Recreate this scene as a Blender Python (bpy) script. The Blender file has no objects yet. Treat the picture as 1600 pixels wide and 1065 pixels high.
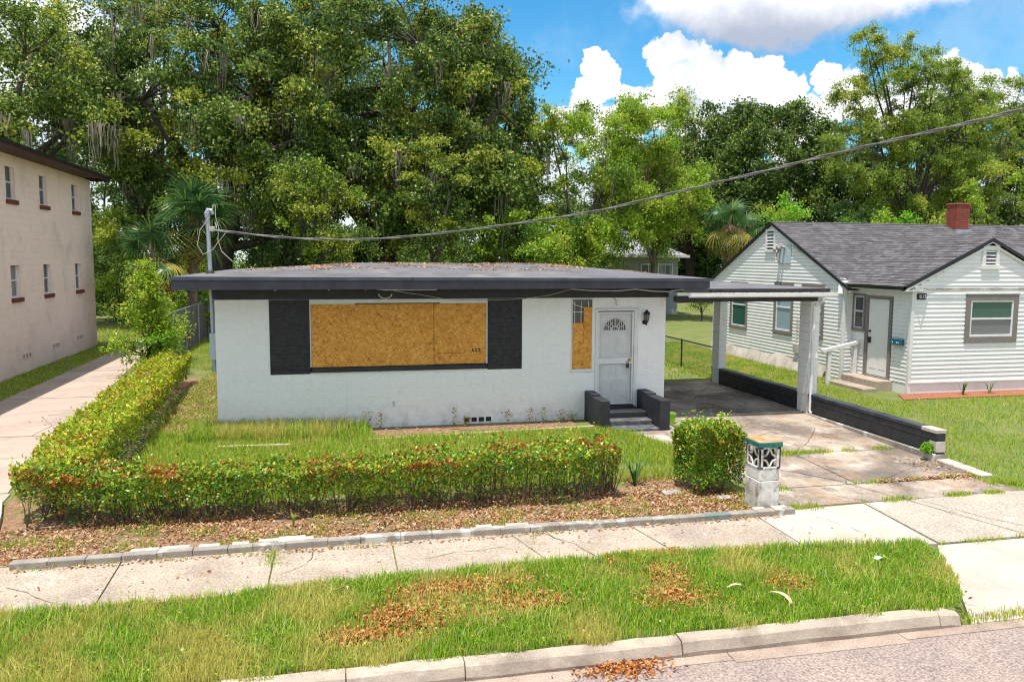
import bpy, math, random
import numpy as np
from mathutils import Vector, Matrix
random.seed(7); rng = np.random.default_rng(11)
C = bpy.context.scene.collection
SC = bpy.context.scene

# ------------------------------------------------------------------ camera
cam_d = bpy.data.cameras.new('camera'); cam = bpy.data.objects.new('camera', cam_d); C.objects.link(cam)
cam_d.sensor_width = 36; cam_d.lens = 28.42; cam_d.clip_end = 3000; cam_d.clip_start = .1
r_ = Vector((0.97553382, -0.21978793, 0.00519848)); u_ = Vector((0.01734749, 0.10052608, 0.99478318)); f_ = Vector((0.21916392, 0.97035446, -0.10187936))
m_ = Matrix((r_, u_, -f_)).transposed().to_4x4(); m_.translation = Vector((2.2148, -16.773, 3.5222)); cam.matrix_world = m_
SC.camera = cam

# ------------------------------------------------------------------ sky and sun
SUN = Vector((-.17, -.17, 1)).normalized()
W = bpy.data.worlds.new('World'); SC.world = W; W.use_nodes = True
nt = W.node_tree; nt.nodes.clear()
def wn(t, **k):
    n = nt.nodes.new(t)
    for a, b in k.items(): setattr(n, a, b)
    return n
def wm(op, a, b=None, c=None, clamp=False):
    n = wn('ShaderNodeMath', operation=op, use_clamp=clamp)
    for i, v in enumerate((a, b, c)):
        if v is None: continue
        if isinstance(v, (int, float)): n.inputs[i].default_value = v
        else: nt.links.new(v, n.inputs[i])
    return n.outputs[0]
sky = wn('ShaderNodeTexSky', sky_type='NISHITA', sun_disc=False)
sky.sun_elevation = math.asin(SUN.z); sky.sun_rotation = math.radians(225); sky.air_density = 1.0; sky.dust_density = .25; sky.ozone_density = 3.0
tc = wn('ShaderNodeTexCoord'); sep = wn('ShaderNodeSeparateXYZ'); nt.links.new(tc.outputs['Generated'], sep.inputs[0])
X, Y, Z = sep.outputs
az = wm('MULTIPLY', wm('ARCTAN2', X, Y), 180/math.pi); el = wm('MULTIPLY', wm('ARCSINE', Z), 180/math.pi)
def wnoise(scale, detail, rough=.55):
    n = wn('ShaderNodeTexNoise'); n.inputs['Scale'].default_value = scale; n.inputs['Detail'].default_value = detail; n.inputs['Roughness'].default_value = rough
    nt.links.new(tc.outputs['Generated'], n.inputs['Vector']); return n
n1 = wnoise(26, 7, .6); n2 = wnoise(9, 5, .55)
s1 = wn('ShaderNodeSeparateColor'); nt.links.new(n1.outputs['Color'], s1.inputs[0])
azd = wm('ADD', az, wm('MULTIPLY', wm('SUBTRACT', s1.outputs[0], .5), 3.2)); eld = wm('ADD', el, wm('MULTIPLY', wm('SUBTRACT', s1.outputs[1], .5), 3.2))
def blob(a, e, ra, re, A=azd, E=eld):
    dx = wm('MULTIPLY', wm('SUBTRACT', A, a), 1/ra); dy = wm('MULTIPLY', wm('SUBTRACT', E, e), 1/re)
    return wm('SUBTRACT', 1, wm('SQRT', wm('ADD', wm('MULTIPLY', dx, dx), wm('MULTIPLY', dy, dy))))
tow = [(18.3,13.0,1.1),(17.8,13.9,.6),(19.0,12.0,1.3),(17.9,11.0,1.2),(20.8,10.4,1.3),(23.3,13.6,1.5),(24.8,13.4,1.4),(25.4,12.2,1.8),(23.9,11.8,1.7),(27.9,12.2,1.4),(29.3,11.3,1.8),(27,11.3,1.8),(31.0,10.7,1.3),(22.3,10.0,1.6),(16.2,9.3,1.4),
 (33.2,11.5,.9),(34.6,10.4,1.5),(40.6,11.9,.9),(41.5,10.4,1.3),(39.4,10.6,1.2),(43.6,9.6,1.3),(37.5,8.9,2.0),(31.5,8.6,2.4),(25.7,8.6,2.5),(19.3,8.2,2.2),(14.5,8.0,1.6)]
g = None
for a, e, r in tow:
    b = blob(a, e, r*1.02, r*1.02); g = b if g is None else wm('MAXIMUM', g, b)
def ss(x, a, b):
    n = wn('ShaderNodeMapRange', interpolation_type='SMOOTHSTEP'); nt.links.new(x, n.inputs[0]); n.inputs[1].default_value = a; n.inputs[2].default_value = b
    return n.outputs[0]
tower = ss(g, -.02, .12)
bank = ss(wm('ADD', blob(31.6, 20.2, 13.6, 7.2), wm('MULTIPLY', wm('SUBTRACT', n2.outputs[0], .5), .5)), -.02, .16)
# fair-weather cumulus beyond the framed sky, coverage raised to whiten the fill light
nall = wnoise(3.2, 8, .58); out = wm('SUBTRACT', 1, ss(blob(26, 13, 34, 24, az, el), 0, .25))
rest = wm('MULTIPLY', ss(nall.outputs[0], .43, .52), out); rest = wm('MULTIPLY', rest, ss(el, 3, 9))
low = wm('MULTIPLY', ss(wm('SUBTRACT', 6.8, wm('ADD', el, wm('MULTIPLY', wm('SUBTRACT', n2.outputs[0], .5), 10))), 0, 1.2), .9)
wisp = wm('MULTIPLY', ss(wnoise(5, 6, .65).outputs[0], .45, .75), .22)
def mixc(f, a, b):
    n = wn('ShaderNodeMix', data_type='RGBA'); 
    if isinstance(f, (int, float)): n.inputs[0].default_value = f
    else: nt.links.new(f, n.inputs[0])
    for i, v in ((6, a), (7, b)):
        if isinstance(v, tuple): n.inputs[i].default_value = (*v, 1)
        else: nt.links.new(v, n.inputs[i])
    return n.outputs[2]
K = 5.2
shade_t = ss(wm('ADD', n2.outputs[0], wm('MULTIPLY', g, .16)), .36, .62)
ctow = mixc(shade_t, (.60*K, .66*K, .76*K), (1.02*K, 1.02*K, 1.02*K))
n3 = wnoise(5, 6, .6)
cbank = mixc(ss(wm('ADD', wm('MULTIPLY', n3.outputs[0], 1.6), wm('MULTIPLY', wm('SUBTRACT', el, 14), .16)), .75, 1.35), (.40*K, .45*K, .56*K), (.97*K, .97*K, .99*K))
hs = wn('ShaderNodeHueSaturation'); hs.inputs['Saturation'].default_value = 1.35; hs.inputs['Value'].default_value = .78; nt.links.new(sky.outputs[0], hs.inputs['Color'])
tint = wn('ShaderNodeMix', data_type='RGBA', blend_type='MULTIPLY'); tint.inputs[0].default_value = 1; nt.links.new(hs.outputs[0], tint.inputs[6]); tint.inputs[7].default_value = (.80, 1.06, .97, 1)
c = mixc(wisp, tint.outputs[2], (.85*K, .9*K, .95*K))
c = mixc(low, c, (.8*K, .84*K, .9*K))
c = mixc(rest, c, (.85*K, .87*K, .9*K))
c = mixc(bank, c, cbank)
c = mixc(tower, c, ctow)
bg = wn('ShaderNodeBackground'); bg.inputs[1].default_value = .148; nt.links.new(c, bg.inputs[0])
wo = wn('ShaderNodeOutputWorld'); nt.links.new(bg.outputs[0], wo.inputs[0])
W.cycles.sampling_method = 'MANUAL'; W.cycles.sample_map_resolution = 512

sl = bpy.data.lights.new('sun', 'SUN'); sl.energy = 3.8; sl.angle = math.radians(.53); sl.color = (1, .94, .84)
so = bpy.data.objects.new('sun', sl); C.objects.link(so); so.rotation_euler = SUN.to_track_quat('Z', 'Y').to_euler(); so.location = (0, 0, 60)
SC.view_settings.view_transform = 'Standard'; SC.view_settings.look = 'None'; SC.view_settings.exposure = .72; SC.view_settings.gamma = 1
SC.render.engine = 'CYCLES'; SC.cycles.max_bounces = 6; SC.cycles.diffuse_bounces = 4; SC.cycles.transmission_bounces = 4; SC.cycles.use_denoising = True; SC.render.film_transparent = False; SC.cycles.pixel_filter_type = 'BLACKMAN_HARRIS'; SC.cycles.filter_width = 1.15
SC.cycles.sample_clamp_indirect = 6; SC.cycles.denoising_prefilter = 'FAST'

# ------------------------------------------------------------------ materials
def mat(name, cols, scale=6, rough=.8, detail=6, contrast=(.35, .65), fine=0, finescale=90, bump=0, bscale=60, stain=None, metal=0, spec=.4, coord='pos', stretch=None, splash=False):
    m = bpy.data.materials.new(name); m.use_nodes = True; t = m.node_tree; N = t.nodes; L = t.links
    b = N['Principled BSDF']; b.inputs['Roughness'].default_value = rough; b.inputs['Metallic'].default_value = metal; b.inputs['Specular IOR Level'].default_value = spec
    if coord == 'pos': vec = N.new('ShaderNodeNewGeometry').outputs['Position']
    else: vec = N.new('ShaderNodeTexCoord').outputs['Object']
    if stretch:
        mp = N.new('ShaderNodeMapping'); mp.inputs['Scale'].default_value = stretch; L.new(vec, mp.inputs[0]); vec = mp.outputs[0]
    def noise(s, d=detail):
        n = N.new('ShaderNodeTexNoise'); n.inputs['Scale'].default_value = s; n.inputs['Detail'].default_value = d; n.inputs['Roughness'].default_value = .6; L.new(vec, n.inputs['Vector']); return n.outputs[0]
    def mr(x, a, c_, lo=0, hi=1):
        n = N.new('ShaderNodeMapRange'); L.new(x, n.inputs[0]); n.inputs[1].default_value = a; n.inputs[2].default_value = c_; n.inputs[3].default_value = lo; n.inputs[4].default_value = hi; return n.outputs[0]
    def mx(f, a, c_, mode='MIX'):
        n = N.new('ShaderNodeMix'); n.data_type = 'RGBA'; n.blend_type = mode
        if isinstance(f, (float, int)): n.inputs[0].default_value = f
        else: L.new(f, n.inputs[0])
        for i, v in ((6, a), (7, c_)):
            if isinstance(v, tuple): n.inputs[i].default_value = (*v[:3], 1)
            else: L.new(v, n.inputs[i])
        return n.outputs[2]
    col = cols[0]
    for i, cc in enumerate(cols[1:]):
        col = mx(mr(noise(scale*(1+.7*i)), *contrast), col, cc)
    if stain:  # (colour, scale, lo, hi, amount)
        for (sc_, ss_, lo, hi, am) in stain: col = mx(mr(noise(ss_, 8), lo, hi, 0, am), col, sc_)
    if splash:   # rain splash and mildew low down, streaks under openings
        sp = N.new('ShaderNodeSeparateXYZ'); L.new(vec, sp.inputs[0]); mul = N.new('ShaderNodeMath'); mul.operation = 'MULTIPLY'
        L.new(mr(sp.outputs[2], .55, -.05), mul.inputs[0]); L.new(mr(noise(5, 8), .46, .76), mul.inputs[1]); col = mx(mul.outputs[0], col, (.42, .39, .34))
        m3 = N.new('ShaderNodeMapping'); m3.inputs['Scale'].default_value = (9, 9, .5); L.new(vec, m3.inputs[0]); n3_ = N.new('ShaderNodeTexNoise'); n3_.inputs['Scale'].default_value = 1; n3_.inputs['Detail'].default_value = 5; L.new(m3.outputs[0], n3_.inputs['Vector'])
        col = mx(mr(n3_.outputs[0], .62, .80, 0, .25), col, (.47, .45, .40))
    if fine: col = mx(1.0, col if not isinstance(col, tuple) else tuple(col), _gray(N, L, mr(noise(finescale, 3), .3, .7, 1-fine, 1+fine)), 'MULTIPLY')
    if isinstance(col, tuple): b.inputs['Base Color'].default_value = (*col[:3], 1)
    else: L.new(col, b.inputs['Base Color'])
    if bump:
        bn = N.new('ShaderNodeBump'); bn.inputs['Strength'].default_value = bump; bn.inputs['Distance'].default_value = .01; L.new(noise(bscale, 5), bn.inputs['Height']); L.new(bn.outputs[0], b.inputs['Normal'])
    return m
def _gray(N, L, v):
    n = N.new('ShaderNodeCombineColor')
    for i in range(3): L.new(v, n.inputs[i])
    return n.outputs[0]
def leafmat(name, stops, trans=.35, rough=.45, patch=None, spec=.3):
    """colour drawn at random for each leaf; optional real large-scale variation of the plant's own colour"""
    m = bpy.data.materials.new(name); m.use_nodes = True; N = m.node_tree.nodes; L = m.node_tree.links
    b = N['Principled BSDF']; b.inputs['Roughness'].default_value = rough; b.inputs['Specular IOR Level'].default_value = spec
    ge = N.new('ShaderNodeNewGeometry'); rp = N.new('ShaderNodeValToRGB'); L.new(ge.outputs['Random Per Island'], rp.inputs[0])
    e = rp.color_ramp.elements
    while len(e) < len(stops): e.new(.5)
    for i, (p, cc) in enumerate(stops): e[i].position = p; e[i].color = (*cc, 1)
    col = rp.outputs[0]
    if patch:
        n = N.new('ShaderNodeTexNoise'); n.inputs['Scale'].default_value = patch[1]; n.inputs['Detail'].default_value = 4; L.new(ge.outputs['Position'], n.inputs['Vector'])
        mr = N.new('ShaderNodeMapRange'); L.new(n.outputs[0], mr.inputs[0]); mr.inputs[1].default_value = patch[2]; mr.inputs[2].default_value = patch[3]; mr.inputs[4].default_value = patch[4]
        mx = N.new('ShaderNodeMix'); mx.data_type = 'RGBA'; L.new(mr.outputs[0], mx.inputs[0]); L.new(col, mx.inputs[6]); mx.inputs[7].default_value = (*patch[0], 1); col = mx.outputs[2]
    L.new(col, b.inputs['Base Color'])
    if trans:
        tr = N.new('ShaderNodeBsdfTranslucent'); L.new(col, tr.inputs[0]); ms = N.new('ShaderNodeMixShader'); ms.inputs[0].default_value = trans
        L.new(b.outputs[0], ms.inputs[1]); L.new(tr.outputs[0], ms.inputs[2]); L.new(ms.outputs[0], N['Material Output'].inputs[0])
    return m
M = {}
M['white'] = mat('painted_block', [(.81, .80, .775), (.83, .82, .80)], 3, .75, splash=True, fine=.05, finescale=14, bump=.25, bscale=70, stain=[((.45, .44, .40), 2.3, .62, .78, .35)])
M['whitetrim'] = mat('white_trim_paint', [(.74, .74, .73), (.66, .65, .62)], 5, .55, bump=.05)
M['black'] = mat('black_paint', [(.018, .020, .026), (.032, .034, .040)], 5, .55, bump=.2, bscale=50, stain=[((.16, .16, .15), 18, .70, .78, .6)])
M['blackbrick'] = mat('black_painted_brick', [(.014, .014, .017), (.034, .034, .036)], 9, .6, bump=.35, bscale=60)
M['mortar'] = mat('grey_mortar', [(.13, .105, .09), (.06, .05, .045)], 8, .9)
M['fascia'] = mat('charcoal_metal_fascia', [(.028, .033, .044), (.050, .056, .070)], 2.5, .38, bump=.08, bscale=5, stain=[((.12, .12, .13), 4, .6, .8, .5)])
M['roof'] = mat('rolled_roofing', [(.105, .105, .118), (.155, .155, .168)], 1.4, .85, fine=.15, finescale=120, stain=[((.28, .25, .21), 1.1, .56, .7, .6), ((.07, .07, .08), 2.1, .6, .7, .5)])
M['sidewalk'] = mat('old_sidewalk_concrete', [(.43, .355, .285), (.35, .285, .23)], 1.6, .9, fine=.38, finescale=42, bump=.3, bscale=90, stain=[((.20, .155, .14), 1.1, .50, .70, .6), ((.30, .20, .13), 2.6, .56, .72, .5), ((.60, .53, .46), 2.2, .6, .7, .5)])
M['walk_white'] = mat('pale_sidewalk_concrete', [(.49, .44, .385), (.40, .355, .305)], 1.8, .9, fine=.16, finescale=80, bump=.3, bscale=90, stain=[((.36, .33, .31), 3, .62, .75, .5)])
M['walk_grit'] = mat('pebbly_apron_concrete', [(.43, .37, .305), (.35, .30, .25)], 1.8, .9, fine=.42, finescale=38, bump=.5, bscale=60, stain=[((.62, .60, .57), 1.7, .6, .7, .5)])
M['drive'] = mat('weathered_driveway_concrete', [(.43, .355, .28), (.35, .29, .235)], 1.1, .9, fine=.28, finescale=45, bump=.3, bscale=70, stain=[((.13, .105, .095), .75, .44, .60, .85), ((.60, .54, .47), 1.3, .55, .66, .7), ((.27, .15, .085), 1.8, .50, .70, .7), ((.09, .075, .07), 3.3, .55, .68, .7)])
M['drivedark'] = mat('left_driveway_concrete', [(.46, .37, .31), (.37, .29, .25)], .8, .9, fine=.15, finescale=60, stain=[((.24, .20, .19), 1.2, .55, .7, .55)])
M['asphalt'] = mat('worn_asphalt', [(.34, .265, .235), (.26, .205, .185)], .9, .92, fine=.55, finescale=42, bump=.6, bscale=60, stain=[((.38, .34, .31), 5, .66, .74, .5)])
M['kerb'] = mat('kerb_concrete', [(.46, .39, .31), (.36, .30, .245)], 2.2, .9, fine=.15, finescale=60, bump=.35, bscale=40, stain=[((.17, .135, .11), 1.6, .50, .68, .75), ((.58, .52, .45), 4, .60, .7, .5)])
M['edging'] = mat('grey_edging_block', [(.23, .205, .18), (.34, .305, .265)], 4, .9, fine=.2, bump=.4, bscale=50, stain=[((.66, .64, .60), 3.3, .55, .62, .7)])
M['edgewhite'] = mat('whitewashed_edging_block', [(.55, .50, .44), (.38, .34, .30)], 4, .9, fine=.15, bump=.4, bscale=50)
M['pink'] = mat('cream_pink_block_paint', [(.95, .735, .63), (.90, .70, .60)], 1.2, .85, fine=.04, bump=.15, bscale=60, stain=[((.52, .42, .36), 1.1, .52, .72, .5), ((.34, .27, .22), 4, .66, .76, .4)])
M['brown'] = mat('dark_brown_eave_wood', [(.055, .024, .020), (.085, .04, .034)], 6, .7, stretch=(1, .2, 1))
M['rust'] = mat('brick_red_paint', [(.17, .045, .03), (.13, .04, .03)], 8, .75)
M['siding'] = mat('white_vinyl_siding', [(.79, .785, .775), (.74, .735, .72)], 1.5, .5, stain=[((.50, .48, .45), 1.8, .66, .8, .3)])
M['taupe'] = mat('taupe_trim_paint', [(.22, .195, .18), (.19, .165, .15)], 5, .6)
M['shingle'] = mat('grey_asphalt_shingle', [(.075, .072, .082), (.11, .105, .115)], 7, .9, contrast=(.42, .58), fine=.35, finescale=30, stretch=(1, 1, 3))
M['blacktrim'] = mat('black_roof_edge', [(.012, .012, .014), (.02, .02, .022)], 5, .5)
M['brick'] = mat('red_chimney_brick', [(.30, .075, .045), (.22, .06, .04)], 14, .85, bump=.3)
M['brickmortar'] = mat('chimney_mortar', [(.30, .22, .19), (.24, .18, .16)], 14, .95)
M['grey'] = mat('grey_house_paint', [(.38, .38, .39), (.34, .34, .35)], 2, .8)
M['greyroof'] = mat('pale_grey_shingle', [(.30, .30, .33), (.24, .24, .27)], 6, .9)
M['metal'] = mat('galvanised_metal', [(.42, .46, .50), (.34, .37, .41)], 8, .42, metal=.6)
M['meter'] = mat('pale_blue_grey_box', [(.50, .58, .62), (.44, .51, .55)], 5, .5)
M['cable'] = mat('grey_black_cable', [(.09, .09, .095), (.20, .20, .20)], 6, .6)
M['wire'] = mat('bare_beige_wire', [(.50, .45, .36), (.34, .30, .24)], 6, .6)
M['green_pot'] = mat('lime_green_plastic', [(.22, .52, .02), (.18, .46, .02)], 5, .35)
M['greenpaint'] = mat('dark_teal_green_paint', [(.015, .11, .095), (.03, .17, .14)], 7, .6, bump=.2, stain=[((.4, .4, .36), 8, .68, .76, .6)])
M['rustycap'] = mat('rusty_cap_top', [(.35, .32, .26), (.42, .22, .07)], 5, .9, contrast=(.42, .55), stain=[((.5, .47, .4), 6, .6, .7, .5)])
M['pillar'] = mat('flaking_white_pillar', [(.68, .66, .62), (.58, .55, .50)], 4, .85, bump=.5, bscale=18, contrast=(.45, .6), splash=True, stain=[((.30, .26, .22), 4, .50, .60, .8), ((.12, .10, .09), 9, .56, .66, .8)])
M['dark'] = mat('dark_interior', [(.012, .013, .015), (.02, .02, .022)], 5, .6)
M['bark'] = mat('oak_bark', [(.085, .07, .056), (.05, .04, .034)], 5, .95, bump=.8, bscale=14, stretch=(1, 1, .35))
M['barkpale'] = mat('pale_bark', [(.20, .16, .13), (.12, .10, .08)], 5, .95, bump=.6, bscale=16, stretch=(1, 1, .35))
M['palmtrunk'] = mat('palm_trunk_fibre', [(.26, .18, .13), (.13, .09, .06)], 9, .95, bump=.8, bscale=20)
M['soil'] = mat('leafy_soil', [(.19, .115, .07), (.30, .185, .11)], 8, .95, fine=.35, finescale=25, bump=.8, bscale=30, stain=[((.12, .14, .04), 1.2, .5, .62, .5)])
M['lawnsoil'] = mat('thatch_under_lawn', [(.11, .155, .035), (.17, .18, .055)], 1.2, .95, fine=.4, finescale=30, bump=.8, bscale=40, stain=[((.28, .20, .11), .9, .58, .70, .6)])
M['redmulch'] = mat('red_mulch', [(.34, .13, .065), (.24, .095, .055)], 14, .95, fine=.4, finescale=30, bump=.8, bscale=30)
M['plank'] = mat('weathered_board', [(.55, .44, .30), (.46, .36, .24)], 6, .8, stretch=(.3, 1, 1))
M['fencewood'] = mat('grey_fence_wood', [(.20, .185, .17), (.13, .12, .11)], 6, .9, stretch=(1, 1, .15))
M['brass'] = mat('brass', [(.45, .30, .10), (.35, .22, .08)], 6, .35, metal=.8)
M['bluebox'] = mat('blue_mailbox_paint', [(.012, .10, .16), (.015, .12, .19)], 6, .4)
M['carwhite'] = mat('white_car_paint', [(.7, .7, .7), (.66, .66, .66)], 3, .25)
M['letter'] = mat('white_lettering', [(.8, .8, .8), (.75, .75, .75)], 3, .5)
M['cloth'] = mat('blue_white_litter', [(.35, .55, .65), (.6, .65, .68)], 20, .5)
def glassmat(name, c, rough=.08):
    m = bpy.data.materials.new(name); m.use_nodes = True; b = m.node_tree.nodes['Principled BSDF']; b.inputs['Base Color'].default_value = (*c, 1); b.inputs['Roughness'].default_value = rough; b.inputs['Specular IOR Level'].default_value = .8; return m
M['glass'] = glassmat('dark_window_glass', (.045, .05, .055)); M['glassgreen'] = glassmat('green_curtained_glass', (.035, .105, .085)); M['glassblue'] = glassmat('blinds_behind_glass', (.30, .40, .46)); M['glasspale'] = glassmat('pale_curtained_glass', (.16, .18, .18))
# oriented strand board
def osb():
    m = bpy.data.materials.new('oriented_strand_board'); m.use_nodes = True; N = m.node_tree.nodes; L = m.node_tree.links; b = N['Principled BSDF']; b.inputs['Roughness'].default_value = .75
    ge = N.new('ShaderNodeNewGeometry'); cols = []
    nz = N.new('ShaderNodeTexNoise'); nz.inputs['Scale'].default_value = 7; L.new(ge.outputs['Position'], nz.inputs['Vector'])
    rp = N.new('ShaderNodeValToRGB'); e = rp.color_ramp.elements
    for i, (p, cc) in enumerate([(0, (.17, .065, .012)), (.3, (.40, .175, .028)), (.65, (.52, .25, .045)), (1, (.70, .42, .12))]):
        if i > 1: e.new(.5)
    for i, (p, cc) in enumerate([(0, (.28, .10, .014)), (.28, (.56, .225, .03)), (.7, (.70, .32, .05)), (1, (.82, .47, .13))]): e[i].position = p; e[i].color = (*cc, 1)
    mx = None
    for k, (rot, sc) in enumerate(((.75, (15, 15, 52)), (-.95, (13, 13, 48)))):
        mp = N.new('ShaderNodeMapping'); mp.inputs['Rotation'].default_value = (0, rot, 0); mp.inputs['Location'].default_value = (k*3.3, 0, k); mp.inputs['Scale'].default_value = (1, 1, 1); L.new(ge.outputs['Position'], mp.inputs[0])
        m2 = N.new('ShaderNodeMapping'); m2.inputs['Scale'].default_value = sc; L.new(mp.outputs[0], m2.inputs[0])
        ad = N.new('ShaderNodeVectorMath'); ad.operation = 'MULTIPLY_ADD'; L.new(nz.outputs['Color'], ad.inputs[0]); ad.inputs[1].default_value = (3.5, 3.5, 9); L.new(m2.outputs[0], ad.inputs[2])
        v = N.new('ShaderNodeTexVoronoi'); v.inputs['Scale'].default_value = 1.0; L.new(ad.outputs[0], v.inputs['Vector'])
        s = N.new('ShaderNodeSeparateColor'); L.new(v.outputs['Color'], s.inputs[0]); cols.append(s.outputs[0])
    n = N.new('ShaderNodeMath'); n.operation = 'MULTIPLY_ADD'; L.new(cols[0], n.inputs[0]); n.inputs[1].default_value = .55; 
    n2 = N.new('ShaderNodeMath'); n2.operation = 'MULTIPLY'; L.new(cols[1], n2.inputs[0]); n2.inputs[1].default_value = .5; L.new(n2.outputs[0], n.inputs[2])
    L.new(n.outputs[0], rp.inputs[0]); L.new(rp.outputs[0], b.inputs['Base Color']); return m
M['osb'] = osb()
OAK = leafmat('live_oak_leaf', [(0, (.05, .11, .022)), (.45, (.105, .185, .032)), (.8, (.21, .30, .05)), (1, (.48, .52, .13))], .30)
OAKD = leafmat('dark_oak_leaf', [(0, (.04, .095, .028)), (.5, (.08, .155, .036)), (1, (.22, .30, .065))], .28)
OAKY = leafmat('yellowish_oak_leaf', [(0, (.19, .27, .03)), (.5, (.35, .43, .05)), (1, (.60, .58, .11))], .38)
LIME = leafmat('bright_green_leaf', [(0, (.14, .28, .02)), (.5, (.28, .45, .035)), (1, (.54, .64, .08))], .44)
LIMEB = leafmat('vivid_green_leaf', [(0, (.10, .28, .02)), (.5, (.20, .46, .03)), (1, (.36, .60, .05))], .42)
IVY = leafmat('dark_ivy_leaf', [(0, (.04, .12, .02)), (.5, (.085, .20, .03)), (1, (.23, .34, .05))], .27)
FERN = leafmat('pecan_leaf', [(0, (.11, .20, .025)), (.5, (.22, .33, .04)), (1, (.44, .50, .09))], .40)
HEDGE = leafmat('glossy_hedge_leaf', [(0, (.05, .16, .015)), (.4, (.10, .27, .025)), (.8, (.22, .40, .035)), (1, (.42, .52, .05))], .3, .33, spec=.5)
HEDGEY = leafmat('yellowing_hedge_leaf', [(0, (.16, .30, .02)), (.4, (.32, .45, .03)), (.8, (.52, .56, .04)), (1, (.68, .52, .06))], .35, .35)
RUSTL = leafmat('rusty_new_leaf', [(0, (.30, .06, .015)), (.5, (.48, .14, .025)), (1, (.42, .24, .06))], .3)
LITTER = leafmat('dead_leaf', [(0, (.14, .07, .035)), (.35, (.36, .16, .06)), (.7, (.50, .28, .13)), (1, (.62, .48, .32))], .1, .8)
LITTERR = leafmat('orange_dead_leaf', [(0, (.24, .08, .03)), (.5, (.50, .17, .035)), (1, (.55, .34, .15))], .1, .8)
MOSS = leafmat('spanish_moss', [(0, (.20, .18, .13)), (1, (.42, .37, .28))], .3, .9)
PALM = leafmat('palm_leaflet', [(0, (.03, .085, .03)), (.6, (.065, .15, .04)), (1, (.16, .26, .06))], .3, .35)
PALMY = leafmat('yellow_palm_leaflet', [(0, (.20, .24, .04)), (.6, (.34, .33, .06)), (1, (.50, .36, .10))], .3, .45)
PALMD = leafmat('dead_palm_leaflet', [(0, (.36, .18, .05)), (.6, (.50, .25, .07)), (1, (.50, .38, .22))], .2, .8)
GRASS = leafmat('lawn_grass', [(0, (.16, .32, .025)), (.35, (.30, .47, .035)), (.7, (.47, .58, .06)), (.9, (.64, .62, .14)), (1, (.72, .58, .30))], .45, .5, ((.58, .50, .16), .8, .54, .68, .55))
GRASSB = leafmat('greener_grass', [(0, (.13, .31, .025)), (.4, (.25, .45, .03)), (.75, (.42, .57, .055)), (.92, (.60, .60, .13)), (1, (.72, .58, .32))], .45, .5, ((.66, .57, .17), 1.3, .46, .60, .72))
TWIG = mat('hedge_twig', [(.20, .13, .09), (.12, .08, .06)], 8, .9)

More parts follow.
